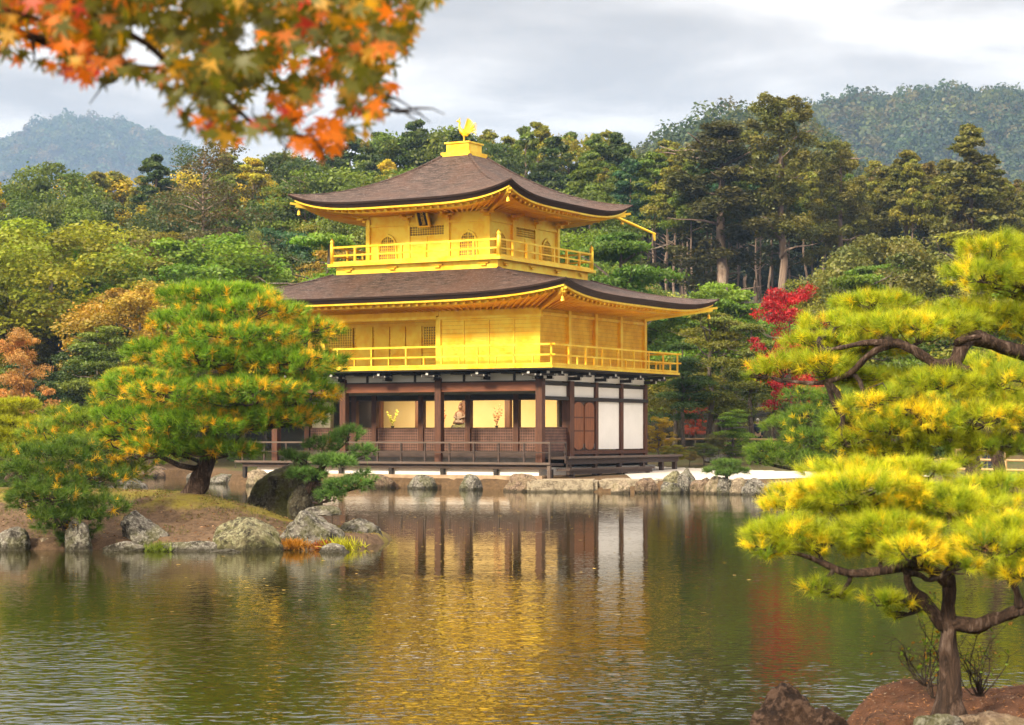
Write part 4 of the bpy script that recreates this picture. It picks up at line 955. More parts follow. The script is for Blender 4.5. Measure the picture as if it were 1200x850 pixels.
def pine(name, label, cat, trunk, pads, r0, r1, L, K, wdt, dens, green, tipg, gold, pgold, seed, group=None, limbs=None, barkm='bark', zs=1.0, attach=None, spread=0.75, droop=0.0):
    """trunk: list of (px,py,d); pads: (px,py,d,rx_px,ry_px[,goldbias])"""
    rnd = random.Random(seed); rg = np.random.default_rng(seed)
    tp = [W(*t) for t in trunk]; base = tp[0].copy()
    e = empty(name, base, 0, label, cat, group)
    # smooth trunk
    pts = []
    for i in range(len(tp)-1):
        for k in range(5): 
            t = k/5; p0 = tp[max(i-1,0)]; p1 = tp[i]; p2 = tp[i+1]; p3 = tp[min(i+2,len(tp)-1)]
            pts.append(0.5*((2*p1) + (p2-p0)*t + (2*p0-5*p1+4*p2-p3)*t*t + (3*p1-p0-3*p2+p3)*t**3))
    pts.append(tp[-1]); n = len(pts)
    m = MB(); rads = [r0 + (r1-r0)*(i/(n-1))**0.8 for i in range(n)]; rads[0] *= 1.5; rads[1] *= 1.15
    loc = [p - base for p in pts]; loc[0] = loc[0] - Vector((0,0,r0*0.8))
    m.tube(loc, rads, 20, 0.42, seed); part(m, 'trunk', M[barkm], e, True)
    # explicit limbs
    lim_pts = []
    for lb in (limbs or []):
        lp, ra, rb = lb; q = [W(*t) - base for t in lp]; qs = []
        for i in range(len(q)-1):
            for k in range(4):
                t = k/4; p0 = q[max(i-1,0)]; p1 = q[i]; p2 = q[i+1]; p3 = q[min(i+2,len(q)-1)]
                qs.append(0.5*((2*p1) + (p2-p0)*t + (2*p0-5*p1+4*p2-p3)*t*t + (3*p1-p0-3*p2+p3)*t**3))
        qs.append(q[-1]); k = len(qs)
        m = MB(); m.tube(qs, [ra + (rb-ra)*i/(k-1) for i in range(k)], 12, 0.55, seed+3); part(m, 'branch', M[barkm], e, True)
        lim_pts += qs[1:]
    anchors = loc[int(n*0.25):] + lim_pts
    for pd in pads:
        px, py, d, rx, rz = pd[:5]; gb = pd[5] if len(pd) > 5 else 1.0
        c = W(px, py, d) - base; s = d/FPX; ax = rx*s; az = rz*s*zs; ay = ax*0.85
        nt_ = max(6, int(dens*pi*ax*ay/(L*L)))
        r = np.sqrt(rg.uniform(0, 1, nt_)); an = rg.uniform(0, 2*pi, nt_)
        # lumpy pad
        lump = np.array([noise.noise(Vector((cos(a)*rr*ax*2.2 + px, sin(a)*rr*ay*2.2, seed))) for a, rr in zip(an, r)])
        edge = 1 + 0.22*np.array([noise.noise(Vector((cos(a)*1.8, sin(a)*1.8, px*0.37 + seed))) for a in an])
        X = np.cos(an)*r*ax*edge; Y = np.sin(an)*r*ay*edge
        upside = rg.uniform(0, 1, nt_) < 0.78
        dome = np.sqrt(np.clip(1 - (r*0.96)**2, 0, 1))
        Z = np.where(upside, az*(dome*rg.uniform(0.45, 1.0, nt_) + 0.45*lump), -az*dome*rg.uniform(0.0, 0.65, nt_) + az*0.2*lump)
        P = np.stack([X, Y, Z], 1)
        out_ = np.stack([np.cos(an)*r, np.sin(an)*r, np.zeros(nt_)], 1)
        A = unit(np.array([0, 0, 0.85 - droop]) + out_*0.95 + 0.35*rg.normal(size=(nt_, 3)))
        A = np.where(upside[:, None], A, unit(out_*1.0 + np.array([0, 0, 0.15]) + 0.3*rg.normal(size=(nt_, 3))))
        gn = np.array([noise.noise(Vector((x*2.2/L*0.12, y*2.2/L*0.12, z*0.3/L + px))) for x, y, z in P])
        pg = np.clip((gn + 0.25)*2.2*pgold*gb, 0, 0.95)*np.where(upside, 0.9, 1.25)
        isg = rg.uniform(0, 1, nt_) < pg
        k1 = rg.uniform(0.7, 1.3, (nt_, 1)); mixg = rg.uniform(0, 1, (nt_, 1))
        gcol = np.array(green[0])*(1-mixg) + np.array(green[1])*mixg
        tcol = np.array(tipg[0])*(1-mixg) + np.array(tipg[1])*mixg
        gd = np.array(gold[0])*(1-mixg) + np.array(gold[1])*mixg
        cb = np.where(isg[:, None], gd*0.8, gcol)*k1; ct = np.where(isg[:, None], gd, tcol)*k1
        LL = L*rg.uniform(0.75, 1.2, nt_)*np.where(isg, 0.9, 1.0)
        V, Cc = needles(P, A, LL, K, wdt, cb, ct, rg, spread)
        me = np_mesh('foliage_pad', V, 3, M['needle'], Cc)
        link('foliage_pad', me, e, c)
        # branch into the pad with twigs
        cand = sorted(anchors, key=lambda a: (a-c).length + 0.6*max(0, a.z-(c.z-az*0.3)) )
        st = cand[0]; end = c + Vector((0, 0, -az*0.25))
        m = MB(); rr0 = max(0.012, min(max(r1, r0*0.4)*1.1, 0.035*(end-st).length + 0.01))
        cp = curve_pts(st, end, 6, -0.05, rnd, 0.10); m.tube(cp, [rr0*(1-0.55*i/6) for i in range(7)], 7)
        for k in range(10):
            j = rnd.randrange(nt_); en = c + Vector(P[j]); s0 = cp[rnd.choice((3, 4, 5, 6))]
            m.tube(curve_pts(s0, en, 4, 0.0, rnd, 0.12), [rr0*0.42, rr0*0.36, rr0*0.3, rr0*0.22, rr0*0.12], 5)
            for q_ in range(2):
                j2 = rnd.randrange(nt_)
                if (Vector(P[j2]) - Vector(P[j])).length < ax*0.8:
                    m.tube(curve_pts(c + (Vector(P[j]))*0.6, c + Vector(P[j2]), 3, 0, rnd, 0.1), [rr0*0.25, rr0*0.2, rr0*0.14, rr0*0.08], 4)
        part(m, 'branch', M['twig'], e)
    return e

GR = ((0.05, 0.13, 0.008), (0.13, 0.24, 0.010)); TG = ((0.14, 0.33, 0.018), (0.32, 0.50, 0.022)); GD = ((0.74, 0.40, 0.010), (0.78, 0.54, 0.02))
YG = ((0.12, 0.20, 0.010), (0.34, 0.37, 0.012)); YT = ((0.24, 0.38, 0.016), (0.66, 0.66, 0.016)); YD = ((0.84, 0.62, 0.014), (0.88, 0.74, 0.03))

# the big island pine
D1 = 36.9
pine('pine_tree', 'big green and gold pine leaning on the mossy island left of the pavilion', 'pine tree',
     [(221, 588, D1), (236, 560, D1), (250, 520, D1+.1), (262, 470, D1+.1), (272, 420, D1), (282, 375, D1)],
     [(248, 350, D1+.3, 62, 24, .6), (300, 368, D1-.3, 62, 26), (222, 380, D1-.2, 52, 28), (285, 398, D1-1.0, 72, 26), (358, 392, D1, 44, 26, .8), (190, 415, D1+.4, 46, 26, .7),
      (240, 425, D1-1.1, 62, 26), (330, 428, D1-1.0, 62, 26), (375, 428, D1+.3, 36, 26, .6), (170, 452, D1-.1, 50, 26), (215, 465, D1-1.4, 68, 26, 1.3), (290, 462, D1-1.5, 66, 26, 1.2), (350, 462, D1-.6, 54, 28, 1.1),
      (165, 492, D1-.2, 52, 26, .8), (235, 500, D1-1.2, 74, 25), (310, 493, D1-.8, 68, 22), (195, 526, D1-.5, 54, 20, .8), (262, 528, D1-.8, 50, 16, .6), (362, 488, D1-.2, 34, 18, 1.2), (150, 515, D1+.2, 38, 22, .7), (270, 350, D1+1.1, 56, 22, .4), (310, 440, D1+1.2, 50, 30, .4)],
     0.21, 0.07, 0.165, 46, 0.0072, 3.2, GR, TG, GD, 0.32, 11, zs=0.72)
pine('pine_tree', 'dense bushy little green pine at the left island shore', 'pine tree',
     [(82, 640, 34.2), (78, 615, 34.2), (74, 585, 34.2), (76, 550, 34.3)],
     [(70, 540, 34.3, 50, 24, .3), (35, 562, 34.0, 40, 24, .2), (110, 565, 34.2, 42, 20, .3), (60, 585, 33.6, 50, 24, .2), (115, 596, 33.8, 36, 15, .2), (78, 612, 33.6, 46, 20, .1), (88, 634, 33.8, 22, 12, .1), (30, 590, 34.2, 28, 16, .1), (95, 530, 34.6, 30, 14, .3)],
     0.10, 0.04, 0.15, 34, 0.008, 3.4, ((0.035, 0.085, 0.010), (0.065, 0.12, 0.010)), ((0.07, 0.16, 0.014), (0.14, 0.21, 0.014)), GD, 0.3, 12)
pine('pine_tree', 'spreading light green pine between the bushy pine and the big pine', 'pine tree',
     [(100, 585, 40.5), (105, 555, 40.5), (115, 525, 40.5), (125, 500, 40.5)],
     [(100, 500, 40.5, 48, 20, .3), (145, 470, 41, 42, 16, .3), (150, 505, 40.2, 48, 22, .9), (165, 535, 40, 40, 20, 1.0), (60, 515, 40, 42, 20, .3), (115, 530, 39.6, 50, 20, .7), (150, 555, 40, 30, 14, .8), (75, 490, 41.3, 30, 14, .2), (20, 540, 40, 34, 20, .2)],
     0.11, 0.04, 0.16, 32, 0.009, 3.0, ((0.07, 0.14, 0.012), (0.13, 0.20, 0.014)), ((0.16, 0.27, 0.018), (0.28, 0.36, 0.02)), GD, 0.5, 13)
pine('pine_tree', 'tiered yellow green garden pine at the left edge of the picture', 'pine tree',
     [(14, 560, 46), (16, 530, 46), (12, 500, 46), (16, 480, 46)],
     [(18, 476, 46, 30, 9, .1), (24, 498, 46, 40, 10, .1), (0, 488, 46, 24, 9, .1), (28, 520, 46, 42, 10, .1), (5, 512, 45.6, 26, 9, .1)],
     0.12, 0.05, 0.12, 30, 0.010, 4.0, ((0.20, 0.24, 0.012), (0.28, 0.30, 0.012)), ((0.42, 0.46, 0.02), (0.52, 0.52, 0.02)), GD, 0.1, 14)
pine('pine_tree', 'yellow green tiered pine peeping out behind the big pine', 'pine tree',
     [(150, 545, 48), (150, 510, 48), (152, 470, 48), (150, 445, 48)],
     [(160, 442, 48, 34, 10, .1), (138, 456, 47.7, 32, 10, .1), (165, 464, 47.6, 36, 11, .1), (130, 476, 47.5, 26, 9, .1)],
     0.12, 0.05, 0.12, 30, 0.010, 4.0, ((0.20, 0.24, 0.012), (0.28, 0.30, 0.012)), ((0.40, 0.46, 0.02), (0.48, 0.50, 0.02)), GD, 0.1, 15)
pine('dwarf_pine', 'small blue green dwarf pine leaning from the dark wedge boulder over the water', 'pine tree',
     [(352, 600, 36.4), (360, 580, 36.4), (374, 555, 36.4), (384, 535, 36.4)],
     [(408, 512, 36.5, 20, 12, .1), (425, 530, 36.4, 15, 11, .1), (378, 522, 36.4, 22, 10, .1), (345, 537, 36.3, 18, 8, .1), (392, 541, 36.0, 28, 8, .1), (362, 558, 36.2, 24, 8, .1), (408, 570, 36.0, 28, 11, .2), (430, 562, 36.2, 13, 12, .1), (388, 582, 36.0, 16, 7, .1)],
     0.12, 0.05, 0.12, 34, 0.0075, 4.2, ((0.05, 0.12, 0.025), (0.075, 0.16, 0.03)), ((0.13, 0.30, 0.06), (0.22, 0.38, 0.07)), ((0.25, 0.22, 0.02), (0.3, 0.2, 0.02)), 0.2, 16)

# near pine on the islet
D7 = 12.2
pine('near_pine', 'nearest yellow green pine with rough dark trunk on the reddish islet at right', 'pine tree',
     [(1112, 836, 12.15), (1113, 790, 12.15), (1111, 740, 12.15), (1112, 690, 12.15), (1114, 640, 12.2), (1112, 600, 12.25)],
     [(1010, 578, 12.3, 80, 22, .8), (1090, 588, 12.4, 60, 18, .6), (1165, 575, 12.8, 60, 18, .5), (1040, 622, 12.0, 60, 18, .8), (1180, 625, 12.1, 60, 24, .5),
      (915, 625, 12.0, 46, 20, .5), (965, 640, 12.1, 55, 20, .8), (900, 645, 11.9, 30, 13, .7), (1005, 560, 12.9, 62, 20, 1.0), (950, 582, 12.7, 56, 20, 1.4), (1065, 560, 12.9, 52, 20, .9), (925, 598, 12.5, 34, 14, 1.6), (1000, 600, 12.6, 58, 18, .8), (1060, 600, 12.6, 44, 16, .6),
      (1070, 648, 11.7, 42, 18, 1.5), (1030, 640, 12.1, 44, 18, 1.0), (1125, 605, 12.4, 56, 22, .4), (1175, 600, 12.6, 48, 24, .5), (1160, 645, 11.9, 60, 22, .8), (1210, 640, 12.1, 44, 26, .5), (1120, 665, 11.8, 34, 12, .8), (1200, 672, 11.9, 40, 14, .8),
      (958, 690, 12.0, 22, 12, .9), (985, 698, 12.1, 14, 8, .8), (1035, 706, 12.0, 24, 11, .7), (1065, 712, 12.1, 20, 9, .6), (1050, 722, 12.1, 14, 7, .6)],
     0.082, 0.014, 0.084, 88, 0.0018, 3.9, YG, YT, YD, 0.42, 21, spread=0.62,
     limbs=[([(1110, 735, 12.15), (1085, 708, 12.1), (1068, 690, 12.05), (1062, 672, 12.0)], 0.045, 0.022),
            ([(1113, 730, 12.15), (1145, 733, 12.1), (1175, 722, 12.05), (1200, 714, 12.0), (1240, 705, 12.0)], 0.045, 0.028),
            ([(1196, 712, 12.0), (1190, 690, 12.0), (1172, 668, 12.0)], 0.028, 0.014),
            ([(1112, 685, 12.15), (1080, 662, 12.1), (1040, 668, 12.0), (995, 672, 12.0), (960, 658, 12.0), (930, 648, 12.0), (902, 648, 11.9)], 0.038, 0.008),
            ([(1114, 650, 12.2), (1075, 618, 12.5), (1030, 600, 12.6), (985, 590, 12.6), (945, 592, 12.6)], 0.036, 0.008),
            ([(1113, 630, 12.2), (1140, 612, 12.3), (1180, 610, 12.4)], 0.034, 0.012)])
# overhanging pine: trunk stands just outside the right edge
D6 = 20
pine('overhanging_pine', 'tall yellow pine whose twisted limb reaches in from the right edge', 'pine tree',
     [(1268, 702, 20.2), (1261, 630, 20.2), (1255, 560, 20.2), (1240, 480, 20.1), (1235, 400, 20), (1225, 330, 20), (1210, 290, 20)],
     [(1168, 295, 20.1, 50, 20, .3), (1215, 315, 20, 50, 30, .3), (1150, 325, 19.8, 48, 20, .5), (1190, 345, 20.4, 55, 20, .5), (1025, 360, 20.6, 52, 16, .3), (985, 382, 20.3, 46, 14, .4), (1080, 385, 19.8, 70, 18, .6), (1030, 385, 19.9, 50, 15, .5), (1140, 375, 20.2, 64, 22, .6), (1195, 385, 20.2, 48, 22, .6),
      (960, 405, 20, 46, 16, .5), (915, 430, 19.9, 36, 14, .5), (965, 430, 19.7, 44, 14, .7), (1010, 410, 20.4, 50, 15, .4), (1000, 443, 19.9, 44, 9, .6), (890, 440, 19.9, 16, 8, .6),
      (1050, 450, 20.6, 58, 16, .6), (1105, 455, 19.4, 60, 22, .8), (1165, 450, 19.5, 60, 24, .7), (1030, 478, 19.3, 44, 20, 1.2), (1080, 490, 19.2, 52, 20, 1.2), (1140, 492, 19.2, 56, 22, 1.0), (1195, 490, 19.4, 46, 28, .8), (1040, 505, 19.3, 40, 16, .8), (1105, 518, 19.4, 48, 14, .9), (1000, 520, 19.5, 32, 16, .6), (1130, 545, 19.2, 22, 7, .3), (1045, 532, 19.6, 46, 13, .6), (1165, 525, 19.4, 50, 15, .6), (1000, 500, 19.8, 34, 14, .4)],
     0.20, 0.08, 0.115, 70, 0.0028, 3.5, YG, YT, YD, 0.42, 22, spread=0.65,
     limbs=[([(1236, 420, 20), (1190, 412, 19.9), (1150, 398, 19.7), (1130, 402, 19.6), (1118, 425, 19.5), (1098, 428, 19.5), (1070, 410, 19.5), (1045, 403, 19.5), (1020, 415, 19.5), (995, 438, 19.6), (960, 449, 19.7), (920, 446, 19.8)], 0.085, 0.014),
            ([(1118, 422, 19.5), (1128, 432, 19.45), (1136, 432, 19.4)], 0.045, 0.03),
            ([(1132, 404, 19.6), (1122, 400, 19.5), (1150, 394, 19.45)], 0.05, 0.03),
            ([(1045, 403, 19.5), (1015, 402, 19.5), (985, 408, 19.6), (960, 412, 19.7)], 0.04, 0.01),
            ([(1238, 470, 20.1), (1200, 505, 19.8), (1165, 512, 19.6), (1125, 510, 19.5)], 0.07, 0.02),
            ([(1242, 500, 20.1), (1215, 520, 19.9), (1185, 528, 19.7), (1150, 520, 19.6)], 0.05, 0.014),
            ([(1228, 340, 20), (1195, 335, 20), (1165, 325, 20)], 0.05, 0.015)])
# green pine over the right shore
pine('pine_tree', 'dark green layered pine leaning left over the right shore', 'pine tree',
     [(1065, 560, 56), (1055, 535, 56), (1045, 520, 56), (1020, 490, 56)],
     [(985, 470, 56, 36, 12, .2), (950, 488, 56, 34, 13, .2), (920, 502, 56, 28, 12, .2), (1000, 495, 55.5, 44, 13, .4), (960, 515, 55.5, 44, 13, .2), (905, 530, 55.6, 34, 11, .2), (940, 540, 55.3, 40, 11, .2), (990, 525, 55.4, 40, 13, .7), (1010, 545, 55.3, 30, 10, .5), (940, 465, 56.4, 24, 10, .2), (888, 540, 55.5, 16, 7, .1), (1035, 505, 55.5, 36, 12, .8)],
     0.30, 0.10, 0.22, 32, 0.013, 3.0, ((0.05, 0.11, 0.012), (0.09, 0.16, 0.014)), ((0.12, 0.24, 0.018), (0.22, 0.32, 0.02)), YD, 0.5, 23,
     limbs=[([(1045, 520, 56), (1020, 522, 55.8), (995, 532, 55.6), (960, 535, 55.5)], 0.13, 0.04)])

# ------------------------------------------------------------------ background tree prototypes
def clump_leaves(cl, nper, lsize, rg, hue=0.15, elong=1.5, droop=0.0):
    """cl: list of (x,y,z,rx,ry,rz)"""
    Vs, Cs = [], []
    for (x, y, z, rx, ry, rz) in cl:
        d = unit(rg.normal(size=(nper, 3))); rr = rg.uniform(0.55, 1.05, (nper, 1))
        d[:, 2] = np.where((d[:, 2] < -0.3) & (rg.uniform(size=nper) < 0.6), -d[:, 2], d[:, 2])
        C = np.array([x, y, z]) + d*rr*np.array([rx, ry, rz])*(1 + 0.12*rg.normal(size=(nper, 1)))
        C[:, 2] -= droop*rg.uniform(0, 1, nper)*rz
        Nn = unit(d*0.8 + 0.75*rg.normal(size=(nper, 3)) + np.array([0, 0, 0.35]))
        s = lsize*rg.uniform(0.6, 1.35, nper)
        V = leaf_quads(C, Nn, s, rg, elong)
        b = rg.uniform(0.72, 1.28)*rg.uniform(0.65, 1.35, (nper, 1)); hs = rg.uniform(-hue, hue) + rg.uniform(-hue, hue, (nper, 1))*0.6
        c = np.concatenate([b*(1+hs), b*np.ones_like(hs), b*(1-hs*0.5)], 1)
        Vs.append(V); Cs.append(np.repeat(c, 4, 0))
    return np.concatenate(Vs), np.concatenate(Cs)
def trunk_mesh(name, h, r, barkm, rnd, limbs=6, top=0.8, start=0.3, spread=0.25):
    m = MB(); pts = [Vector((0.02*h*noise.noise(Vector((i*0.5, r, 0))) if i else 0, 0.02*h*noise.noise(Vector((0, i*0.5, r))) if i else 0, h*top*i/7 - (0.3 if i == 0 else 0))) for i in range(8)]
    m.tube(pts, [r*(1.25 if i == 0 else 1 - 0.75*i/7) for i in range(8)], 8, 0.15, 1)
    for k in range(limbs):
        z = h*rnd.uniform(start, top*0.95); a = rnd.uniform(0, 2*pi); l = h*spread*rnd.uniform(0.5, 1)
        p = Vector((0, 0, z)); q = Vector((cos(a)*l, sin(a)*l, z + l*rnd.uniform(0.1, 0.7)))
        m.tube(curve_pts(p, q, 4, 0.05, rnd, 0.08), [r*0.35, r*0.28, r*0.2, r*0.13, r*0.05], 5)
    me = bpy.data.meshes.new(name); me.from_pydata(m.v, [], m.f); me.materials.append(M[barkm]); me.polygons.foreach_set('use_smooth', [True]*len(me.polygons)); me.update()
    return me
PROTO = {}
def proto(kind, n, f):
    PROTO[kind] = [f(i) for i in range(n)]
def broad(i):
    rg = np.random.default_rng(100+i); rnd = random.Random(100+i); cl = []
    n = 58
    for k in range(n):
        a = rnd.uniform(0, 2*pi); t = rnd.uniform(-0.75, 1); rad = sqrt(max(0, 1-t*t*0.85))
        rr = rnd.uniform(0.55, 1.0)*rad*(3.6 if i % 2 else 3.1); s = rnd.uniform(0.5, 1.15)
        cl.append((cos(a)*rr, sin(a)*rr, 6.2 + t*3.0 + rnd.uniform(-.5, .5), s, s, s*0.62))
    V, C = clump_leaves(cl, 420, 0.105, rg, 0.16, 1.5)
    return np_mesh('crown', V, 4, M['leaf'], C), trunk_mesh('trunk', 10, 0.22, 'treebark', rnd, 8, 0.75)
proto('broad', 6, broad)
def conif(i):     # dense conifer
    rg = np.random.default_rng(200+i); rnd = random.Random(200+i); cl = []
    for k in range(100):
        t = (k+0.5)/100; z = 3.4 + 6.5*t; rad = (1.75 - 0.2*(i % 2))*(1-t)**0.62*rnd.uniform(0.55, 1.1) + 0.05; a = rnd.uniform(0, 2*pi)
        s = 0.50*(1-0.5*t)*rnd.uniform(0.7, 1.2); cl.append((cos(a)*rad, sin(a)*rad, z, s, s, s*0.5))
    V, C = clump_leaves(cl, 170, 0.085, rg, 0.12, 1.9, 0.5)
    return np_mesh('crown', V, 4, M['leaf'], C), trunk_mesh('trunk', 10, 0.15, 'cedarbark', rnd, 5, 0.9, 0.2, 0.12)
proto('conifer', 5, conif)
def highc(i):     # high crowned forest conifer with a long bare trunk
    rg = np.random.default_rng(300+i); rnd = random.Random(300+i); cl = []
    for k in range(62):
        t = rnd.uniform(0, 1); z = 6.9 + 2.95*t; rad = 1.2*(1-t)**0.5*rnd.uniform(0.3, 1.1); a = rnd.uniform(0, 2*pi)
        s = 0.42*(1-0.4*t)*rnd.uniform(0.7, 1.2); cl.append((cos(a)*rad, sin(a)*rad, z, s, s, s*0.5))
    V, C = clump_leaves(cl, 190, 0.08, rg, 0.14, 1.7, 0.3)
    return np_mesh('crown', V, 4, M['leaf'], C), trunk_mesh('trunk', 10, 0.085, 'cedarbark', rnd, 7, 0.9, 0.35, 0.10)
proto('high', 5, highc)
def cedar(i):     # clumpy old cedar
    rg = np.random.default_rng(400+i); rnd = random.Random(400+i); cl = []
    for k in range(105):
        t = rnd.uniform(0, 1); z = (5.0 if i == 0 else 3.6 if i == 1 else 4.4); z = z + (9.8-z)*t; rad = (0.35 + 1.15*(1-t)**0.5)*rnd.uniform(0.25, 1.1)
        if i == 0 and t < 0.35: rad *= 0.55
        a = rnd.uniform(0, 2*pi); s = rnd.uniform(0.20, 0.36)*(1.15-0.3*t); cl.append((cos(a)*rad, sin(a)*rad, z, s, s, s*0.8))
    V, C = clump_leaves(cl, 260, 0.055, rg, 0.12, 1.9, 0.5)
    return np_mesh('crown', V, 4, M['leaf'], C), trunk_mesh('trunk', 10, 0.16, 'cedarbark', rnd, 12, 0.93, 0.3, 0.14)
proto('cedar', 3, cedar)
def padtree(i):   # garden pine seen far off: tiers of pads
    rg = np.random.default_rng(500+i); rnd = random.Random(500+i); cl = []
    for k in range(30):
        t = rnd.uniform(0, 1); z = 3.0 + 6.3*t; rad = (0.4 + 3.0*(1-t)**0.7)*rnd.uniform(0.2, 1.0); a = rnd.uniform(0, 2*pi)
        s = rnd.uniform(0.9, 1.5)*(1.15-0.5*t); cl.append((cos(a)*rad, sin(a)*rad, z, s, s, s*0.30))
    V, C = clump_leaves(cl, 560, 0.085, rg, 0.13, 2.3)
    return np_mesh('crown', V, 4, M['leaf'], C), trunk_mesh('trunk', 10, 0.20, 'treebark', rnd, 10, 0.9, 0.25, 0.28)
proto('pine', 4, padtree)
def airy(i):      # thin, nearly bare tree
    rg = np.random.default_rng(600+i); rnd = random.Random(600+i); cl = []
    for k in range(40):
        t = rnd.uniform(0, 1); z = 4.0 + 5.8*t; rad = 2.4*(1-(t-0.3)**2)*rnd.uniform(0.2, 1.0); a = rnd.uniform(0, 2*pi); s = rnd.uniform(0.5, 0.9)
        cl.append((cos(a)*rad, sin(a)*rad, z, s, s, s*0.5))
    V, C = clump_leaves(cl, 190, 0.07, rg, 0.2, 1.5)
    return np_mesh('crown', V, 4, M['leaf'], C), trunk_mesh('trunk', 10, 0.10, 'cedarbark', rnd, 44, 0.97, 0.35, 0.14)
proto('airy', 2, airy)
def mapletree(i):
    rg = np.random.default_rng(700+i); rnd = random.Random(700+i); cl = []
    for k in range(90):
        a = rnd.uniform(0, 2*pi); t = rnd.uniform(-0.9, 1); rr = rnd.uniform(0.2, 1.05)*sqrt(max(0, 1-t*t*0.8))*3.0
        s = rnd.uniform(0.4, 0.9); cl.append((cos(a)*rr, sin(a)*rr, 6.0 + t*3.7, s, s, s*0.5))
    V, C = clump_leaves(cl, 230, 0.10, rg, 0.10, 1.4)
    return np_mesh('crown', V, 4, M['leaf'], C), trunk_mesh('trunk', 10, 0.20, 'treebark', rnd, 14, 0.8, 0.25, 0.28)
proto('maple', 2, mapletree)

PENDING = []
cnt = [0]
def tree(kind, px, ytop, d, col, wid=1.0, name=None, lab=None, cat=None, group=None, base_z=None, var=None, lab_auto=None, trunkcol=None):
    x = (px-600)/FPX*d; zt = CH + (HZ-ytop)*d/FPX
    zb = terrain(x, d) if base_z is None else base_z
    h = zt - zb; s = h/9.9
    cnt[0] += 1; rnd = random.Random(cnt[0]*7)
    v = PROTO[kind][(cnt[0] if var is None else var) % len(PROTO[kind])]
    e = empty(name or 'tree', (x, d, zb), rnd.uniform(0, 6.28), lab, cat or 'tree', group)
    e.scale = (s*wid, s*wid, s)
    c = bpy.data.objects.new('crown', v[0]); COL.objects.link(c); c.parent = e; c.color = (*col, 1)
    t = bpy.data.objects.new('trunk', v[1]); COL.objects.link(t); t.parent = e
    if lab_auto: PENDING.append((px, lab_auto, e))
    return e
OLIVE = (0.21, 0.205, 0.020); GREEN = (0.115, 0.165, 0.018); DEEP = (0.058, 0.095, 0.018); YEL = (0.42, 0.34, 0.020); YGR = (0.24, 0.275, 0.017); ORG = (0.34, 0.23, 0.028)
BRIGHT = (0.145, 0.255, 0.020); CED = (0.135, 0.135, 0.022); CEDB = (0.135, 0.105, 0.024); SHADE = (0.028, 0.045, 0.015); BLUEG = (0.045, 0.115, 0.045); PALE = (0.26, 0.27, 0.06); RUST = (0.20, 0.065, 0.03)
CN = {OLIVE: 'olive', GREEN: 'green', DEEP: 'dark green', SHADE: 'blackish green', YEL: 'yellowing', YGR: 'yellow green', ORG: 'orange tinged', BRIGHT: 'bright green', CED: 'brownish green', CEDB: 'brown tinged', BLUEG: 'bluish green', PALE: 'pale', RUST: 'rust brown'}
KN = {'broad': ('broadleaf_tree', 'broadleaf tree'), 'conifer': ('conifer_tree', 'dense conifer'), 'high': ('forest_conifer', 'tall conifer'), 'cedar': ('cedar_tree', 'clumpy cedar'), 'pine': ('pine_tree', 'spreading pine'), 'airy': ('thin_tree', 'thin sparse tree'), 'maple': ('maple_tree', 'maple')}
ZONES = [(-21, 'outside the left edge'), (90, 'at the left edge'), (200, 'above the orange maple'), (330, 'above the island pine'), (450, 'left of the phoenix'), (560, 'behind the upper roof'), (700, 'right of the phoenix'), (815, 'left of the tall cedars'), (905, 'under the tall cedars'), (1000, 'right of the tallest cedar'), (1100, 'above the overhanging pine'), (1231, 'at the right edge'), (9999, 'outside the right edge')]
def zone(px):
    for a, b in ZONES:
        if px < a: return b
def auto(kind, px, yt, d, col, wid, layer):
    tree(kind, px, yt, d, col, wid, KN[kind][0], None, KN[kind][1].split()[-1] if kind != 'broad' else 'tree', 'trees of the wood ' + layer, lab_auto=f"{CN[col]} {KN[kind][1]} {layer} {zone(px)}")
rr = random.Random(42)
def row(x0, x1, step, d0, d1, ytf, kinds, cols, layer, wid=(0.9, 1.2), jit=0.35, ty=14):
    x = x0
    while x < x1:
        px = x + rr.uniform(-jit, jit)*step; d = rr.uniform(d0, d1)
        auto(rr.choice(kinds), px, ytf(px) + rr.uniform(-ty, ty), d, rr.choice(cols), rr.uniform(*wid), layer); x += step
def lin(*pts):
    def f(x):
        if x <= pts[0][0]: return pts[0][1]
        for (a, b), (c, d) in zip(pts, pts[1:]):
            if x <= c: return b + (d-b)*(x-a)/(c-a)
        return pts[-1][1]
    return f
# skyline
row(-110, 345, 25, 172, 195, lin((0, 210), (60, 205), (100, 192), (130, 205), (180, 195), (230, 185), (340, 172)), ['broad', 'high', 'conifer', 'broad', 'airy'], [OLIVE, GREEN, OLIVE, YEL, DEEP], 'on the skyline', (0.9, 1.2))
row(345, 560, 20, 175, 198, lin((345, 175), (400, 168), (460, 152), (510, 150), (560, 166)), ['conifer', 'broad', 'conifer', 'high'], [GREEN, DEEP, OLIVE, DEEP], 'on the skyline', (0.9, 1.2), ty=13)
row(700, 810, 13, 178, 198, lin((700, 165), (740, 168), (800, 172)), ['high'], [GREEN, DEEP, OLIVE, GREEN, OLIVE], 'on the skyline', (0.9, 1.2), ty=13)
row(560, 700, 17, 178, 200, lin((560, 168), (600, 155), (660, 162), (740, 168), (800, 172)), ['conifer', 'high', 'conifer', 'high', 'broad'], [GREEN, DEEP, OLIVE, GREEN, OLIVE], 'on the skyline', (0.8, 1.1), ty=13)
row(810, 1325, 19, 170, 195, lin((810, 200), (900, 190), (960, 176), (1010, 205), (1060, 195), (1130, 190), (1200, 215)), ['high'], [CED, OLIVE, CED, GREEN, CEDB], 'on the skyline', (0.85, 1.15), ty=14)
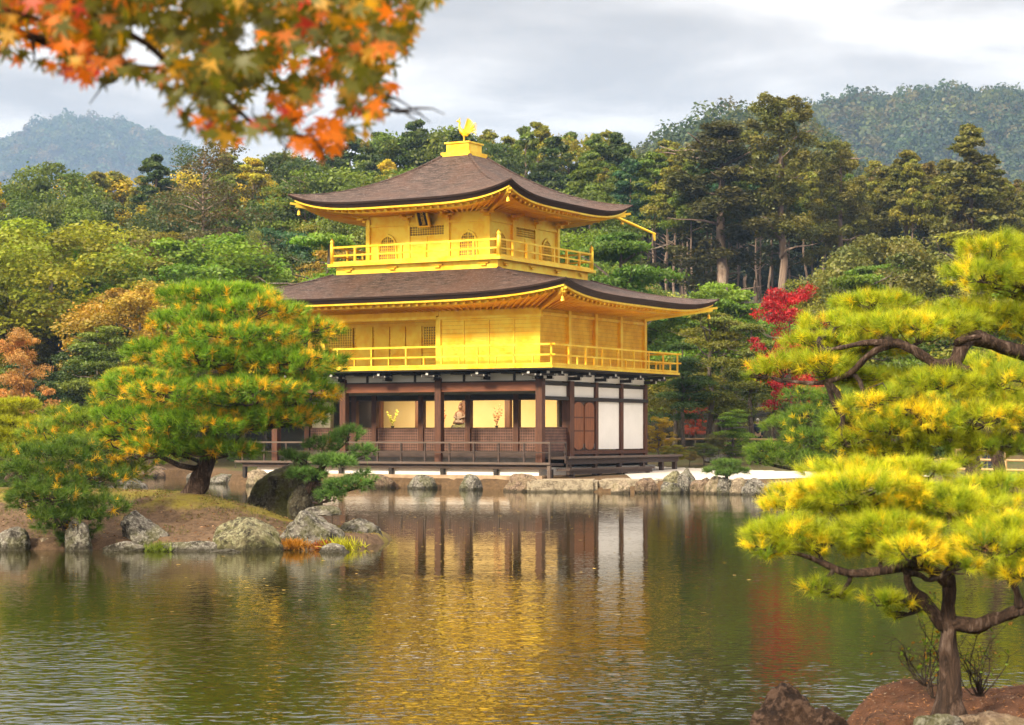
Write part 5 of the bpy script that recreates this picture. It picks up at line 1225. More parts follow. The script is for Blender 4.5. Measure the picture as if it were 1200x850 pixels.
# deep wood behind with bare trunks
row(700, 1325, 16, 200, 222, lin((700, 215), (900, 235), (1200, 245)), ['conifer'], [SHADE], 'deep in the wood', (1.2, 1.6), ty=8)  # near-black leaf colour paints in the shade of the wood interior
row(690, 930, 15, 150, 168, lin((690, 185), (760, 190), (860, 195), (930, 205)), ['high'], [GREEN, OLIVE, GREEN, BLUEG], 'midway up the slope', (0.85, 1.1), ty=14)
row(930, 1325, 22, 150, 165, lin((930, 200), (1010, 200), (1110, 195), (1200, 215)), ['high'], [CED, CEDB, CED, OLIVE, GREEN], 'midway up the slope', (0.8, 1.1), ty=18)
# middle slope, left
row(-110, 470, 27, 145, 160, lin((0, 235), (200, 232), (330, 215), (470, 205)), ['broad', 'broad', 'conifer', 'airy', 'broad'], [OLIVE, GREEN, YEL, OLIVE, GREEN, DEEP, DEEP], 'midway up the slope', (0.8, 1.15), ty=20)
row(440, 700, 26, 140, 155, lin((440, 200), (560, 225), (700, 235)), ['conifer', 'broad'], [GREEN, DEEP, OLIVE], 'midway up the slope', (1.1, 1.4), ty=12)
row(-110, 420, 24, 122, 136, lin((0, 285), (80, 270), (150, 275), (260, 285), (330, 272), (420, 265)), ['broad', 'broad', 'pine', 'broad'], [OLIVE, YGR, GREEN, OLIVE, DEEP, GREEN, BLUEG, YEL, DEEP, ORG, OLIVE], 'low on the slope', (0.8, 1.2), ty=20)
row(-110, 420, 27, 104, 116, lin((0, 345), (70, 330), (200, 345), (330, 325), (420, 300)), ['broad', 'pine', 'broad'], [GREEN, OLIVE, DEEP, YGR, BRIGHT, GREEN, PALE, OLIVE, DEEP, YEL], 'at the foot of the slope', (0.85, 1.3), ty=20)
row(-110, 330, 32, 98, 103, lin((0, 420), (120, 395), (330, 400)), ['broad', 'pine'], [GREEN, DEEP, OLIVE, BLUEG], 'behind the far shore', (1.0, 1.4), ty=18)
# behind and right of the pavilion
row(680, 1325, 34, 112, 124, lin((680, 262), (715, 335), (850, 358), (900, 358), (960, 340), (1010, 310), (1060, 300), (1120, 310), (1210, 305)), ['pine', 'broad', 'pine', 'broad'], [BRIGHT, OLIVE, GREEN, PALE, GREEN], 'low on the slope', (1.0, 1.4), ty=14)
row(690, 1325, 40, 100, 106, lin((690, 330), (760, 345), (860, 360), (1000, 365), (1210, 345)), ['pine', 'pine', 'broad'], [BRIGHT, GREEN, YGR, BRIGHT], 'at the foot of the slope', (0.9, 1.2), ty=12)
row(760, 1325, 44, 95, 99, lin((760, 420), (900, 430), (1210, 420)), ['broad', 'pine'], [DEEP, GREEN, OLIVE], 'behind the garden fence', (1.1, 1.5), ty=14)
# individually recognisable trees
tree('cedar', 915, 108, 148, CED, 1.15, 'cedar_tree', 'tallest cedar with a long pale trunk rising above the skyline', 'cedar', 'tall cedars', var=0)
tree('cedar', 845, 142, 150, (0.075, 0.075, 0.02), 1.9, 'cedar_tree', 'broad dark cedar just left of the tallest cedar', 'cedar', 'tall cedars', var=1)
tree('cedar', 985, 165, 152, CED, 1.1, 'cedar_tree', 'slender cedar just right of the tallest cedar', 'cedar', 'tall cedars', var=2)
tree('conifer', 1138, 148, 150, CED, 1.25, 'conifer_tree', 'tall pointed conifer standing out near the right edge', 'conifer')
tree('conifer', 1062, 178, 156, CED, 1.2, 'conifer_tree', 'round topped conifer left of the pointed one', 'conifer')
tree('airy', 238, 172, 128, (0.10, 0.085, 0.03), 1.1, 'thin_tree', 'sparse grey trunked tree above the island pine', 'tree')
tree('airy', 302, 270, 112, (0.16, 0.17, 0.03), 0.5, 'bare_tree', 'slim bare trunk just left of the pavilion roofs', 'tree')
tree('maple', 926, 338, 86, (0.40, 0.012, 0.020), 0.80, 'maple_tree', 'bright red maple right of the pavilion roof', 'maple', base_z=1.2)
tree('maple', 815, 462, 96, (0.33, 0.05, 0.02), 0.8, 'maple_tree', 'dull red maple low beside the white walls', 'maple', base_z=1.2)
tree('maple', 28, 388, 84, (0.48, 0.25, 0.075), 0.8, 'maple_tree', 'orange brown maple at the left picture edge', 'maple', base_z=0.5)
tree('broad', 60, 258, 110, YGR, 1.5, 'broadleaf_tree', 'spreading yellow green tree with a thick trunk at upper left', 'tree', var=1)
tree('broad', 222, 260, 113, BRIGHT, 1.5, 'broadleaf_tree', 'wide bright green tree above the island pine', 'tree', var=3)
tree('pine', 115, 372, 92, GREEN, 1.2, 'pine_tree', 'rounded green tree between the orange maple and big pine', 'tree', base_z=0.6)
tree('broad', 165, 330, 99, ORG, 1.3, 'broadleaf_tree', 'orange tinged tree left of the big pine top', 'tree', base_z=1)
tree('pine', 385, 262, 100, BRIGHT, 1.2, 'pine_tree', 'cloud pruned pine touching the left end of the top balcony', 'pine tree')
tree('pine', 728, 258, 100, (0.08, 0.17, 0.018), 1.1, 'pine_tree', 'broad green pine right behind the top balcony', 'pine tree')
tree('pine', 850, 318, 98, BRIGHT, 1.25, 'pine_tree', 'light green pine left of the red maple', 'pine tree')
tree('pine', 832, 355, 91, (0.15, 0.16, 0.016), 1.15, 'pine_tree', 'yellow green pine beside the lower roof tip', 'pine tree', base_z=1)
tree('pine', 880, 372, 90, (0.13, 0.155, 0.016), 1.1, 'pine_tree', 'olive pine in front of the red maple', 'pine tree', base_z=1)
tree('pine', 1010, 300, 92, (0.12, 0.21, 0.018), 0.95, 'pine_tree', 'bright layered pine above the overhanging limb', 'pine tree', base_z=1)
tree('broad', 1045, 272, 104, (0.16, 0.17, 0.04), 1.1, 'broadleaf_tree', 'pale tipped bushy tree above the overhanging limb', 'tree')
tree('pine', 1150, 258, 102, OLIVE, 1.4, 'pine_tree', 'broad olive pine behind the overhanging pine top', 'pine tree')
tree('pine', 800, 395, 89, (0.05, 0.10, 0.016), 1.0, 'pine_tree', 'dark pine directly right of the pavilion', 'pine tree', base_z=1)
# small garden trees and shrubs
tree('pine', 858, 476, 84, BRIGHT, 1.5, 'garden_tree', 'small bright green clipped tree before the bamboo fence', 'tree', var=0)
tree('maple', 772, 489, 83, (0.42, 0.30, 0.018), 1.1, 'garden_tree', 'small yellow leaved tree right of the white walls', 'tree', var=1)
for i, (x, y, d, c, wd, lb) in enumerate([(825, 519, 83, (0.09, 0.13, 0.02), 1.9, 'round green shrub left of the kerb stone'), (842, 506, 86, (0.15, 0.15, 0.045), 1.3, 'pale grey green shrub against the bamboo fence'), (862, 521, 84, GREEN, 1.9, 'round dark shrub right of the kerb stone'),
       (790, 520, 81, OLIVE, 1.7, 'olive shrub at the end of the side deck'), (808, 528, 82, (0.17, 0.13, 0.03), 1.6, 'brownish shrub beside the side deck'), (870, 512, 87, BRIGHT, 1.2, 'bright green shrub under the clipped tree'), (895, 524, 84, GREEN, 1.8, 'green shrub half behind the shore pine')]):
    tree('broad', x, y, d, c, wd, 'shrub', lb, 'shrub', 'garden shrubs')
for i, (x, y, d, c, wd) in enumerate([(-15, 530, 95, GREEN, 1.6), (30, 536, 94, DEEP, 1.8), (70, 532, 95, OLIVE, 1.7), (118, 537, 94, DEEP, 1.9), (140, 528, 96, GREEN, 1.5), (185, 538, 93, DEEP, 1.9), (212, 532, 95, GREEN, 1.6), (246, 536, 93, OLIVE, 1.8), (276, 530, 94, DEEP, 1.7)]):
    tree('broad', x, y, d, c, wd, 'shrub', 'low rounded %s shrub on the far shore left of the pavilion, %s from left' % (CN[c], ['leftmost', 'second', 'third', 'fourth', 'fifth', 'sixth', 'seventh', 'eighth', 'ninth'][i]), 'shrub', 'shrubs on the far left shore')
pine('shore_pine', 'tiny spreading pine on the rocks of the right shore', 'pine tree', [(851, 562, 66), (852, 556, 66), (850, 548, 66)],
     [(852, 544, 66, 16, 4, .1), (838, 552, 66, 12, 4, .1), (864, 553, 66, 13, 4, .1), (850, 555, 65.7, 13, 4, .1)], 0.06, 0.03, 0.16, 26, 0.014, 4.5, ((0.05, 0.11, 0.02), (0.07, 0.13, 0.025)), ((0.13, 0.24, 0.04), (0.18, 0.28, 0.05)), GD, 0.1, 61)
pine('pine_tree', 'small dark mushroom shaped pine behind the right bank', 'pine tree', [(1092, 546, 62), (1092, 538, 62), (1092, 532, 62)],
     [(1092, 530, 62, 22, 7, .1), (1078, 534, 62, 12, 5, .1), (1106, 534, 62, 12, 5, .1)], 0.09, 0.05, 0.16, 28, 0.013, 4, ((0.03, 0.07, 0.014), (0.045, 0.09, 0.016)), ((0.06, 0.13, 0.02), (0.09, 0.16, 0.025)), GD, 0.1, 62)
pine('pine_tree', 'thick upright trunk with yellow green tuft behind the right bank', 'pine tree', [(1140, 572, 52), (1140, 555, 52), (1139, 535, 52), (1137, 505, 52), (1137, 470, 52)],
     [(1140, 525, 51.6, 16, 6, .3), (1137, 470, 52, 50, 22, .3), (1110, 490, 52, 36, 16, .3)], 0.24, 0.12, 0.2, 30, 0.012, 3.4, YG, YT, YD, 0.4, 63)
pine('pine_tree', 'leaning dark trunk close to the right edge behind the bank', 'pine tree', [(1180, 580, 40), (1172, 555, 40), (1164, 520, 40), (1158, 490, 40), (1170, 450, 40)],
     [(1170, 440, 40, 50, 26, .3), (1200, 480, 40, 40, 20, .3)], 0.14, 0.07, 0.18, 32, 0.010, 3.4, YG, YT, YD, 0.4, 64)
# numbered places make every label single out one tree
from collections import defaultdict
grp = defaultdict(list)
for px, lb, e in PENDING: grp[lb].append((px, e))
ORD = ['leftmost', 'second', 'third', 'fourth', 'fifth', 'sixth', 'seventh', 'eighth', 'ninth', 'tenth']
for lb, L_ in grp.items():
    L_.sort(key=lambda t: t[0]); n = len(L_)
    for i, (px, e) in enumerate(L_):
        e['label'] = lb if n == 1 else (lb + (', leftmost' if i == 0 else ', rightmost' if i == n-1 else ', %s' % ORD[i]))

# ------------------------------------------------------------------ far wooded hills
def hill(name, lab, prof, d, depth, mat, tcols, tsize, ntree, seed, leafn=90, lsz=0.13):
    """prof: skyline in (px, py of ridge) seen at distance d; ridge runs across, falling towards the viewer"""
    f = lin(*prof)
    xs_ = np.linspace(prof[0][0], prof[-1][0], 90)
    x0 = (prof[0][0]-600)/FPX*d; x1 = (prof[-1][0]-600)/FPX*d
    def hz(x, y):
        px = 600 + x/d*FPX; zr = CH + (HZ - f(px))*d/FPX - tsize*0.75
        t = (y - (d-depth))/depth
        s = smooth(t) if t < 1 else smooth(2-t)
        edge = smooth((x-x0)/(0.12*(x1-x0)))*smooth((x1-x)/(0.12*(x1-x0)))
        return -2 + (zr+2)*s*1.0*(0.35+0.65*edge if False else 1) + tsize*1.6*noise.noise(Vector((x/110, y/110, seed)))*s*(1-s)*2
    xs2 = np.linspace(x0, x1, 80); ys2 = np.linspace(d-depth, d+depth, 50)
    o = link(name, grid_mesh(name, list(xs2), list(ys2), hz, M['ground'], lambda x, y: 0.9)); o['kind'] = 'structure'
    rg = np.random.default_rng(seed); Vs, Cs = [], []
    X = rg.uniform(x0, x1, ntree); Y = d - depth*0.96 + rg.uniform(0, 1, ntree)**0.8*depth*1.04
    for x, y in zip(X, Y):
        z = hz(x, y); s = tsize*rg.uniform(0.6, 1.25); c = np.array(tcols[rg.integers(len(tcols))])*rg.uniform(0.7, 1.3)
        dd = unit(rg.normal(size=(leafn, 3))); dd[:, 2] = np.abs(dd[:, 2])
        con = rg.uniform() < 0.25
        C = np.array([x, y, z + s*0.3]) + dd*np.array([0.5, 0.5, 0.9 if con else 0.5])*s*rg.uniform(0.75, 1.0, (leafn, 1))
        Vs.append(leaf_quads(C, unit(dd + 0.5*rg.normal(size=(leafn, 3))), s*lsz*rg.uniform(0.7, 1.3, leafn), rg, 1.2))
        Cs.append(np.repeat(c*rg.uniform(0.7, 1.3, (leafn, 1)), 4, 0))
    me = np_mesh('hill_woodland', np.concatenate(Vs), 4, M['leaf'], np.concatenate(Cs))
    w_ = link('hill_woodland', me); setp(w_, lab, 'woodland', None, 'stuff')
TC = [(0.05, 0.09, 0.02), (0.07, 0.10, 0.022), (0.09, 0.11, 0.025), (0.05, 0.08, 0.03), (0.04, 0.075, 0.025), (0.13, 0.10, 0.03)]
TC2 = [(0.05, 0.09, 0.02), (0.07, 0.10, 0.022), (0.09, 0.11, 0.025), (0.04, 0.075, 0.025), (0.11, 0.10, 0.03), (0.035, 0.07, 0.02)]
hill('hill', 'pale blue wooded hill far off at upper left', [(-420, 330), (-150, 215), (-40, 190), (30, 160), (60, 145), (95, 140), (130, 142), (170, 152), (220, 172), (300, 215), (420, 300), (520, 400)], 3000, 800, None, TC, 22, 6500, 31)
hill('hill', 'bluish wooded hill far off at upper right', [(600, 420), (700, 320), (820, 190), (900, 140), (950, 128), (1000, 118), (1060, 118), (1110, 114), (1160, 115), (1200, 112), (1300, 118), (1500, 180), (1800, 330)], 1150, 420, None, TC2, 12, 8000, 32)
hill('hill', 'nearer green wooded ridge behind the tall cedars', [(560, 420), (650, 330), (740, 195), (790, 163), (840, 147), (900, 140), (930, 150), (960, 175), (1010, 235), (1060, 300), (1200, 420)], 480, 170, None, TC2, 9, 2200, 33, 240, 0.075)

# ------------------------------------------------------------------ fences, people, plants
def fence(label, pts, hts, name='bamboo_fence'):
    a = Vector(pts[0]); e = empty(name, a, 0, label, 'fence')
    for hh in hts:
        m = MB(); q = [Vector(p) - a + Vector((0, 0, hh)) for p in pts]; m.tube(q, 0.045, 8); part(m, 'rail', M['bamboo'], e, True)
    L_ = 0
    for p, q in zip(pts, pts[1:]):
        p = Vector(p); q = Vector(q); n = max(1, int((q-p).length/1.9))
        for i in range(n+1):
            c = p.lerp(q, i/n) - a; m = MB(); m.tube([c - Vector((0,0,0.3)), c + Vector((0, 0, hts[-1]+0.10))], 0.05, 8); part(m, 'post', M['bamboo'], e, True)
def gp(px, d): x = (px-600)/FPX*d; return (x, d, terrain(x, d))
fence('pale bamboo rail fence behind the gravel court', [gp(778, 90), gp(850, 89), gp(918, 87.5)], (0.42, 0.80))
fence('pale bamboo rail fence at the right edge behind the near trunks', [gp(1030, 76), gp(1120, 72), gp(1240, 69)], (0.18, 0.52, 0.86))
fence('bamboo rail fence left of the pavilion beyond the far shore', [gp(-30, 101), gp(80, 100.5), gp(260, 100)], (0.42, 0.80))

def person(px, d, facing, coat, legs, hair, label, hgt=1.66, hairname='hair'):
    x = (px-600)/FPX*d; e = empty('person', (x, d, terrain(x, d)), facing, label, 'person')
    s = hgt/1.7
    def skinned(name, verts, edges, mat, par, sub=2):
        me = bpy.data.meshes.new(name); me.from_pydata([Vector(v[:3])*s for v in verts], edges, []); me.update()
        o = link(name, me, par); md = o.modifiers.new('s', 'SKIN')
        for i, v in enumerate(verts): me.skin_vertices[0].data[i].radius = (v[3]*s, v[4]*s) if len(v) > 4 else (v[3]*s, v[3]*s)
        me.skin_vertices[0].data[0].use_root = True
        o.modifiers.new('u', 'SUBSURF').levels = sub; o.modifiers['u'].render_levels = sub
        me.materials.append(mat); return o
    V = [(0,0,0.93,0.13,0.10), (0,0,1.15,0.12,0.09), (0,0,1.36,0.15,0.10), (0,0,1.46,0.055,0.055), (0,-0.01,1.53,0.07,0.08), (0,-0.01,1.63,0.075,0.09), (0,0,1.69,0.05,0.06)]
    E = [(0,1),(1,2),(2,3),(3,4),(4,5),(5,6)]
    for sg in (-1, 1):
        b = len(V); V += [(sg*0.17,0,1.39,0.055), (sg*0.22,0.02,1.12,0.045), (sg*0.21,-0.06,0.88,0.035), (sg*0.20,-0.08,0.79,0.03)]; E += [(2,b),(b,b+1),(b+1,b+2),(b+2,b+3)]
        b = len(V); V += [(sg*0.09,0,0.84,0.09), (sg*0.10,-0.01,0.48,0.065), (sg*0.10,0.01,0.10,0.045), (sg*0.10,-0.12,0.04,0.04)]; E += [(0,b),(b,b+1),(b+1,b+2),(b+2,b+3)]
    skinned('body', V, E, M['skin'], e)
    V = [(0,0,0.90,0.155,0.125), (0,0,1.15,0.145,0.115), (0,0,1.37,0.165,0.12), (0,0,1.44,0.08,0.08)]; E = [(0,1),(1,2),(2,3)]
    for sg in (-1, 1):
        b = len(V); V += [(sg*0.18,0,1.39,0.075), (sg*0.23,0.02,1.12,0.062), (sg*0.215,-0.06,0.88,0.05)]; E += [(2,b),(b,b+1),(b+1,b+2)]
    skinned('jacket', V, E, coat, e)
    V = [(0,0,0.92,0.14,0.115)]; E = []
    for sg in (-1, 1):
        b = len(V); V += [(sg*0.09,0,0.82,0.105), (sg*0.10,-0.01,0.48,0.08), (sg*0.10,0.01,0.09,0.062)]; E += [(0,b),(b,b+1),(b+1,b+2)]
    skinned('trousers', V, E, legs, e)
    for sg in (-1, 1):
        m = MB(); m.tube([(sg*0.10*s, 0.05*s, 0.04*s), (sg*0.10*s, -0.05*s, 0.045*s), (sg*0.10*s, -0.17*s, 0.03*s)], [0.045*s, 0.05*s, 0.035*s], 8); part(m, 'shoe', M['dark'], e, True)
    m = MB(); m.ball((0, 0.02*s, 1.625*s), 0.088*s, 0.10*s, 0.105*s, 12, 8); part(m, 'hair', hair, e, True)
    m = MB(); m.ball((-0.03*s,-0.10*s,1.60*s), 0.008*s); m.ball((0.03*s,-0.10*s,1.60*s), 0.008*s); part(m, 'eyes', M['dark'], e)
person(1157, 74, 2.6, M['red'], M['navy'], M['hairb'], 'person in red jacket and navy trousers behind the right fence')
person(888, 93, 3.1, M['navy'], M['dark'], M['hairg'], 'grey haired person in dark coat behind the bamboo fence', 1.6)

# low plants
def tuftplant(name, label, cat, px, py, d, n, L, col, seed, K=1):
    rg = np.random.default_rng(seed); p = W(px, py, d)
    P = rg.normal(size=(n, 3))*np.array([L*0.7, L*0.5, 0.01]); A = unit(np.array([0, 0, 1.0]) + 0.5*rg.normal(size=(n, 3)))
    c = np.array(col)*rg.uniform(0.7, 1.3, (n, 1)); V, C = needles(P, A, np.full(n, L), 5, 0.02, c*0.8, c, rg, 0.5)
    o = link(name, np_mesh(name, V, 3, M['leaf'], C), None, p); setp(o, label, cat)
tuftplant('fern', 'orange brown fern on the face of the largest boulder', 'fern', 345, 640, 33.6, 130, 0.15, (0.42, 0.19, 0.02), 1)
tuftplant('fern', 'bright yellow green fern beside the dark rock at the island tip', 'fern', 399, 641, 33.9, 80, 0.20, (0.45, 0.45, 0.02), 2)
tuftplant('fern', 'green fern at the foot of the slanted rock', 'fern', 186, 645, 33.3, 120, 0.16, (0.16, 0.22, 0.02), 3)
tuftplant('fern', 'reddish fern right of the orange brown one on the boulder', 'fern', 375, 640, 33.9, 60, 0.12, (0.34, 0.10, 0.03), 4)
def twigbush(label, px, py, d, hpx, wpx, n, seed, leaves=0):
    rnd = random.Random(seed); p = W(px, py, d); e = empty('twiggy_shrub', p, 0, label, 'shrub'); m = MB(); s = d/FPX; tips = []
    for i in range(n):
        q = Vector((rnd.uniform(-1, 1)*wpx*s, rnd.uniform(-0.5, 0.5)*wpx*s, rnd.uniform(0.35, 1)*hpx*s)); cp = curve_pts(Vector((rnd.uniform(-.02,.02), 0, -0.02)), q, 5, 0.05, rnd, 0.15)
        m.tube(cp, [0.006, 0.005, 0.004, 0.003, 0.0025, 0.0015], 4); tips += [cp[-1], cp[3]]
        for k in range(4):
            a = cp[rnd.choice((2, 3, 4))]; b = a + Vector((rnd.uniform(-1, 1), rnd.uniform(-1, 1), rnd.uniform(-0.2, 1)))*0.09; m.tube([a, b], [0.0025, 0.001], 4); tips.append(b)
    part(m, 'stems', M['twig'], e)
    if leaves:
        rg = np.random.default_rng(seed); C = np.array([tuple(t) for t in tips])[rg.integers(len(tips), size=leaves)] + rg.normal(size=(leaves, 3))*0.02
        V = leaf_quads(C, unit(rg.normal(size=(leaves, 3))), np.full(leaves, 0.018)*rg.uniform(.6, 1.4, leaves), rg, 1.8)
        c = np.array([0.12, 0.2, 0.02])*rg.uniform(0.6, 1.6, (leaves, 1))*np.where(rg.uniform(size=(leaves, 1)) < 0.3, np.array([[2.0, 0.6, 0.6]]), 1.0)
        link('leaves', np_mesh('leaves', V, 4, M['leaf'], np.repeat(c, 4, 0)), e)
twigbush('twiggy bare shrub left of the near pine trunk', 1085, 800, 12.7, 52, 62, 12, 3, 50)
twigbush('twiggy bare shrub right of the near pine trunk', 1150, 812, 12.4, 90, 46, 15, 4, 70)
twigbush('small leafy green sapling against the near pine trunk', 1096, 815, 12.5, 120, 22, 7, 5, 160)
# needle litter on the islet
rg = np.random.default_rng(90); n = 2600
X = rg.uniform(2.1, 5.0, n); Y = rg.uniform(11.8, 13.5, n); Zz = np.array([islet_z(x, y) for x, y in zip(X, Y)]) + 0.006
kp = Zz > 0.05; C = np.stack([X, Y, Zz], 1)[kp]; nn = unit(np.array([0, 0, 1.0]) + 0.25*rg.normal(size=(len(C), 3)))
V = leaf_quads(C, nn, rg.uniform(0.004, 0.010, len(C)), rg, 5.0); cc = np.array([0.32, 0.15, 0.07])*rg.uniform(0.4, 1.6, (len(C), 1))
o = link('needle_litter', np_mesh('needle_litter', V, 4, M['leaf'], np.repeat(cc, 4, 0))); setp(o, 'fallen brown needles scattered over the reddish islet', 'litter', None, 'stuff')
n = 5000; X = rg.uniform(-14, -2.4, n); Y = rg.uniform(33.7, 39, n); Zz = np.array([island_z(x, y) for x, y in zip(X, Y)]) + 0.01
kp = Zz > 0.12; C = np.stack([X, Y, Zz], 1)[kp]; nn = unit(np.array([0, 0, 1.0]) + 0.3*rg.normal(size=(len(C), 3)))
V = leaf_quads(C, nn, rg.uniform(0.01, 0.04, len(C)), rg, 1.6); cc = np.where(rg.uniform(size=(len(C), 1)) < 0.25, np.array([[0.42, 0.26, 0.16]]), np.array([[0.17, 0.085, 0.045]]))*rg.uniform(0.5, 1.4, (len(C), 1))
o = link('leaf_litter', np_mesh('leaf_litter', V, 4, M['leaf'], np.repeat(cc, 4, 0))); setp(o, 'fallen leaves scattered over the pine island', 'litter', None, 'stuff')

n = 420; Y = rng.uniform(20, 62, n); X = rng.normal(size=n)*Y*0.09 - Y*0.03; C = np.stack([X, Y, np.full(n, 0.012)], 1)
ok = np.array([islet_z(x, y) < -0.05 and island_z(x, y) < -0.05 and y < far_shore(x) - 1 for x, y in zip(X, Y)]); C = C[ok]
V = leaf_quads(C, unit(np.array([0, 0, 1.0]) + 0.04*rng.normal(size=(len(C), 3))), rng.uniform(0.03, 0.07, len(C)), rng, 1.4); cc = np.array([0.50, 0.34, 0.10])*rng.uniform(0.4, 1.3, (len(C), 1))
o = link('floating_leaves', np_mesh('floating_leaves', V, 4, M['leaf'], np.repeat(cc, 4, 0))); setp(o, 'small fallen leaves floating scattered on the pond', 'floating leaves', None, 'stuff')
n = 9000; X = rng.uniform(-14, -2.6, n); Y = rng.uniform(33.9, 38.6, n)
ok = np.array([island_z(x, y) > 0.1 and noise.noise(Vector((x*1.1, y*1.4, 4))) + 0.35*smooth((y-34.9)/1.5) > 0.12 for x, y in zip(X, Y)]); X = X[ok]; Y = Y[ok]
P = np.stack([X, Y, np.array([island_z(x, y) for x, y in zip(X, Y)])], 1); k = len(P)
cc = np.where(rng.uniform(size=(k, 1)) < 0.4, np.array([[0.26, 0.20, 0.07]]), np.array([[0.13, 0.15, 0.025]]))*rng.uniform(0.6, 1.3, (k, 1))
V, C = needles(P, unit(np.array([0, 0, 1.0]) + 0.3*rng.normal(size=(k, 3))), np.full(k, 0.055), 5, 0.008, cc*0.7, cc, rng, 0.6)
o = link('grass', np_mesh('grass', V, 3, M['leaf'], C)); setp(o, 'short dry grass growing in patches on the pine island', 'grass', None, 'stuff')
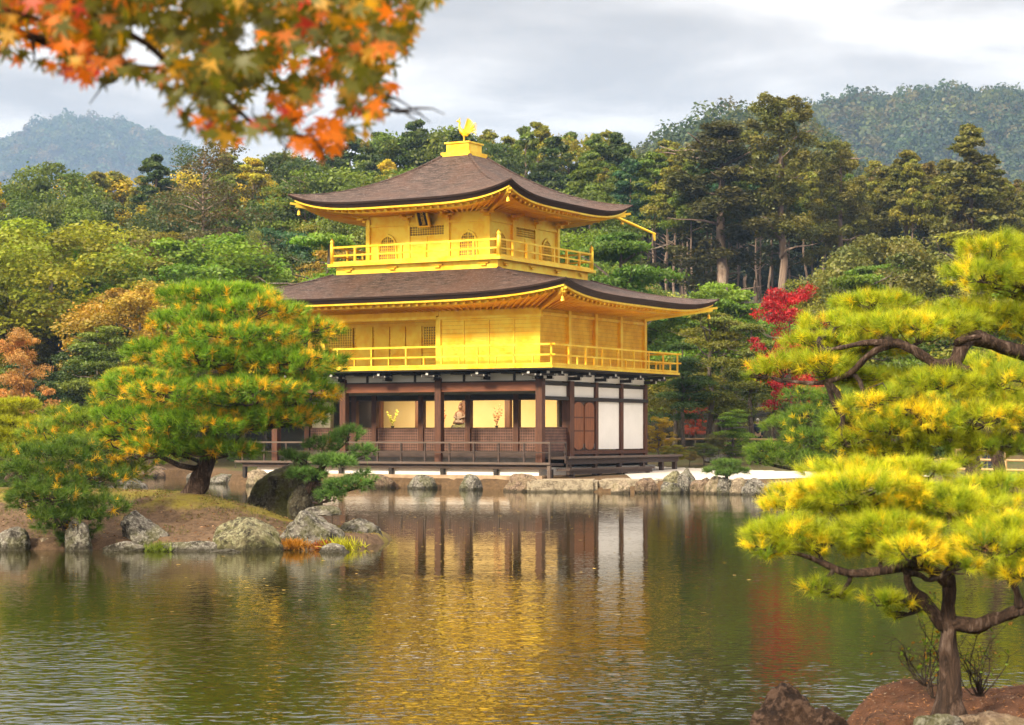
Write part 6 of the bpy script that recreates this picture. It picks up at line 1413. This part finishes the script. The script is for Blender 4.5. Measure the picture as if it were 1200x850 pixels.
# ------------------------------------------------------------------ maple hanging in front
def maple_front():
    base = Vector((-2.7, 2.6, 0.3))
    e = empty('maple_tree', base, 0, 'nearby maple whose blurred green orange red leaves hang across the top left', 'maple')
    m = MB(); tr = [Vector((0,0,-0.4)), Vector((0.05,0.1,0.8)), Vector((0.0,0.25,1.7)), Vector((0.15,0.5,2.6)), Vector((0.3,0.7,3.4))]
    m.tube(tr, [0.16,0.12,0.11,0.09,0.06], 12, 0.15, 3); part(m, 'trunk', M['treebark'], e, True)
    rnd = random.Random(5); rg = np.random.default_rng(5); ends = []
    lims = [([(-2.55,3.1,2.6), (-1.9,3.5,3.0), (-1.2,3.8,2.95), (-0.75,4.0,2.9), (-0.35,4.1,2.82)], 0.03), ([(-2.5,3.2,2.9), (-1.6,3.9,2.95), (-1.0,4.2,2.72), (-0.75,4.3,2.68)], 0.022),
            ([(-2.6,3.0,2.3), (-1.7,3.4,2.78), (-1.1,3.7,2.72), (-0.9,3.9,2.70)], 0.018), ([(-1.2,3.8,2.95), (-0.8,4.0,2.72), (-0.5,4.05,2.52), (-0.40,4.05,2.50)], 0.010), ([(-0.55,4.0,2.85), (-0.3,4.1,2.65), (-0.25,4.1,2.56)], 0.007)]
    for L_, r in lims:
        q = [Vector(p) - base for p in L_]; m = MB(); pts = []
        for i in range(len(q)-1):
            for k in range(4): pts.append(q[i].lerp(q[i+1], k/4) + Vector((rnd.uniform(-1,1), rnd.uniform(-1,1), rnd.uniform(-1,1)))*0.012)
        pts.append(q[-1]); n = len(pts); m.tube(pts, [r*(1-0.85*i/(n-1)) for i in range(n)], 7)
        for k in range(10):
            a = pts[rnd.randrange(n//3, n)]; b = a + Vector((rnd.uniform(-0.12,0.12), rnd.uniform(-0.1,0.1), rnd.uniform(-0.12,0.05))); m.tube(curve_pts(a, b, 4, 0, rnd, 0.1), [r*0.2+0.002, r*0.16+.002, 0.003, 0.002, 0.001], 4)
        part(m, 'branch', M['twig'], e)
    # leaf outline: seven pointed lobes
    ang = [-150, -100, -50, 0, 50, 100, 150]; ln = [0.42, 0.78, 0.95, 1.0, 0.95, 0.78, 0.42]; outl = []
    for i, (a, l) in enumerate(zip(ang, ln)):
        if i: am = (ang[i-1]+a)/2; outl.append((sin(R(am))*0.30, cos(R(am))*0.30))
        for da, lf in ((-9, 0.62), (0, 1.0), (9, 0.62)): outl.append((sin(R(a+da))*l*lf, cos(R(a+da))*l*lf))
    outl.append((0.03, -0.12)); outl.insert(0, (-0.03, -0.12))
    outl = np.array(outl); no = len(outl)
    low = lin((-60, 62), (0, 66), (40, 74), (90, 92), (120, 100), (165, 92), (190, 100), (215, 150), (245, 168), (290, 178), (310, 150), (345, 168), (372, 186), (400, 178), (430, 158), (450, 140), (470, 85), (480, 55), (500, 18), (520, 8))
    V, C, F = [], [], []
    nl = 0; tries = 0
    while nl < 5200 and tries < 60000:
        tries += 1
        px = rnd.uniform(-140, 512); d = rnd.uniform(3.5, 4.7); py = rnd.uniform(-160, 192); yl = low(px)
        if py > yl: continue
        frac = (yl-py)/max(40, yl+40)
        if frac < 0.30 and rnd.random() < 0.55 - 0.4*frac: continue
        if px > 440 and rnd.random() < 0.35: continue
        if noise.noise(Vector((px*0.022, py*0.026, d*0.7))) < -0.16 and py > 0: continue
        c = W(px, py, d)
        s = rnd.uniform(0.021, 0.037)*(1.0 if frac > 0.25 else 0.9)
        # leaf frame: tip hangs down
        tip = Vector((rnd.gauss(0, 0.55), rnd.gauss(0, 0.4), -1)).normalized(); nrm = Vector((rnd.gauss(0, 0.5), -1, rnd.gauss(0.2, 0.5))).normalized()
        sd_ = tip.cross(nrm).normalized(); b0 = len(V)
        # autumn pigment
        t = rnd.random(); pn = noise.noise(Vector((px*0.012, py*0.015, 9)))
        if px < 105: pal = 'r' if t < 0.13 else 'o' if t < 0.45 else 'y' if t < 0.68 else 'g'
        elif frac < 0.25: pal = 'o' if t < 0.20 else 'r' if t < 0.27 else 'y' if t < 0.42 else 'g'
        elif px > 330: pal = 'o' if t < 0.15 else 'y' if t < 0.40 else 'r' if t < 0.42 else 'g'
        else: pal = 'o' if t < 0.05+0.15*pn else 'y' if t < 0.24 else 'g'
        if 345 < px < 400 and py > 130: pal = 'o'
        base_c = {'r': (0.62, 0.04, 0.02), 'o': (0.85, 0.22, 0.012), 'y': (0.62, 0.34, 0.012), 'g': (0.125, 0.135, 0.007)}[pal]
        k = rnd.uniform(0.7, 1.35)
        cup = rnd.uniform(-0.25, 0.25)
        for (a, b) in outl:
            p = c + sd_*a*s + tip*b*s + nrm*cup*s*(a*a+b*b) - base; V.append(tuple(p)); C.append((base_c[0]*k, base_c[1]*k, base_c[2]*k))
        V.append(tuple(c - base)); C.append(tuple(x*k*0.9 for x in base_c))
        for i in range(no): F.append((b0+no, b0+i, b0+(i+1) % no))
        nl += 1
    me = np_mesh('leaves', np.array(V), 3, M['mapleleaf'], np.array(C), F=np.array(F)); link('leaves', me, e)
    print('maple leaves', nl)
maple_front()

# ------------------------------------------------------------------ haze
m = MB(); m.box(-3300, 3300, -80, 4150, -4, 620)
hm, nt, o_ = mat_new('haze'); pv = N(nt, 'ShaderNodeVolumePrincipled'); pv.inputs['Density'].default_value = 0.00021; pv.inputs['Color'].default_value = (0.38, 0.60, 1.0, 1); pv.inputs['Anisotropy'].default_value = 0.0
LK(nt, pv.outputs[0], o_.inputs['Volume'])
hz_ = m.build('haze', hm); setp(hz_, 'thin bluish haze filling the air between the pond and hills', 'haze', None, 'stuff')
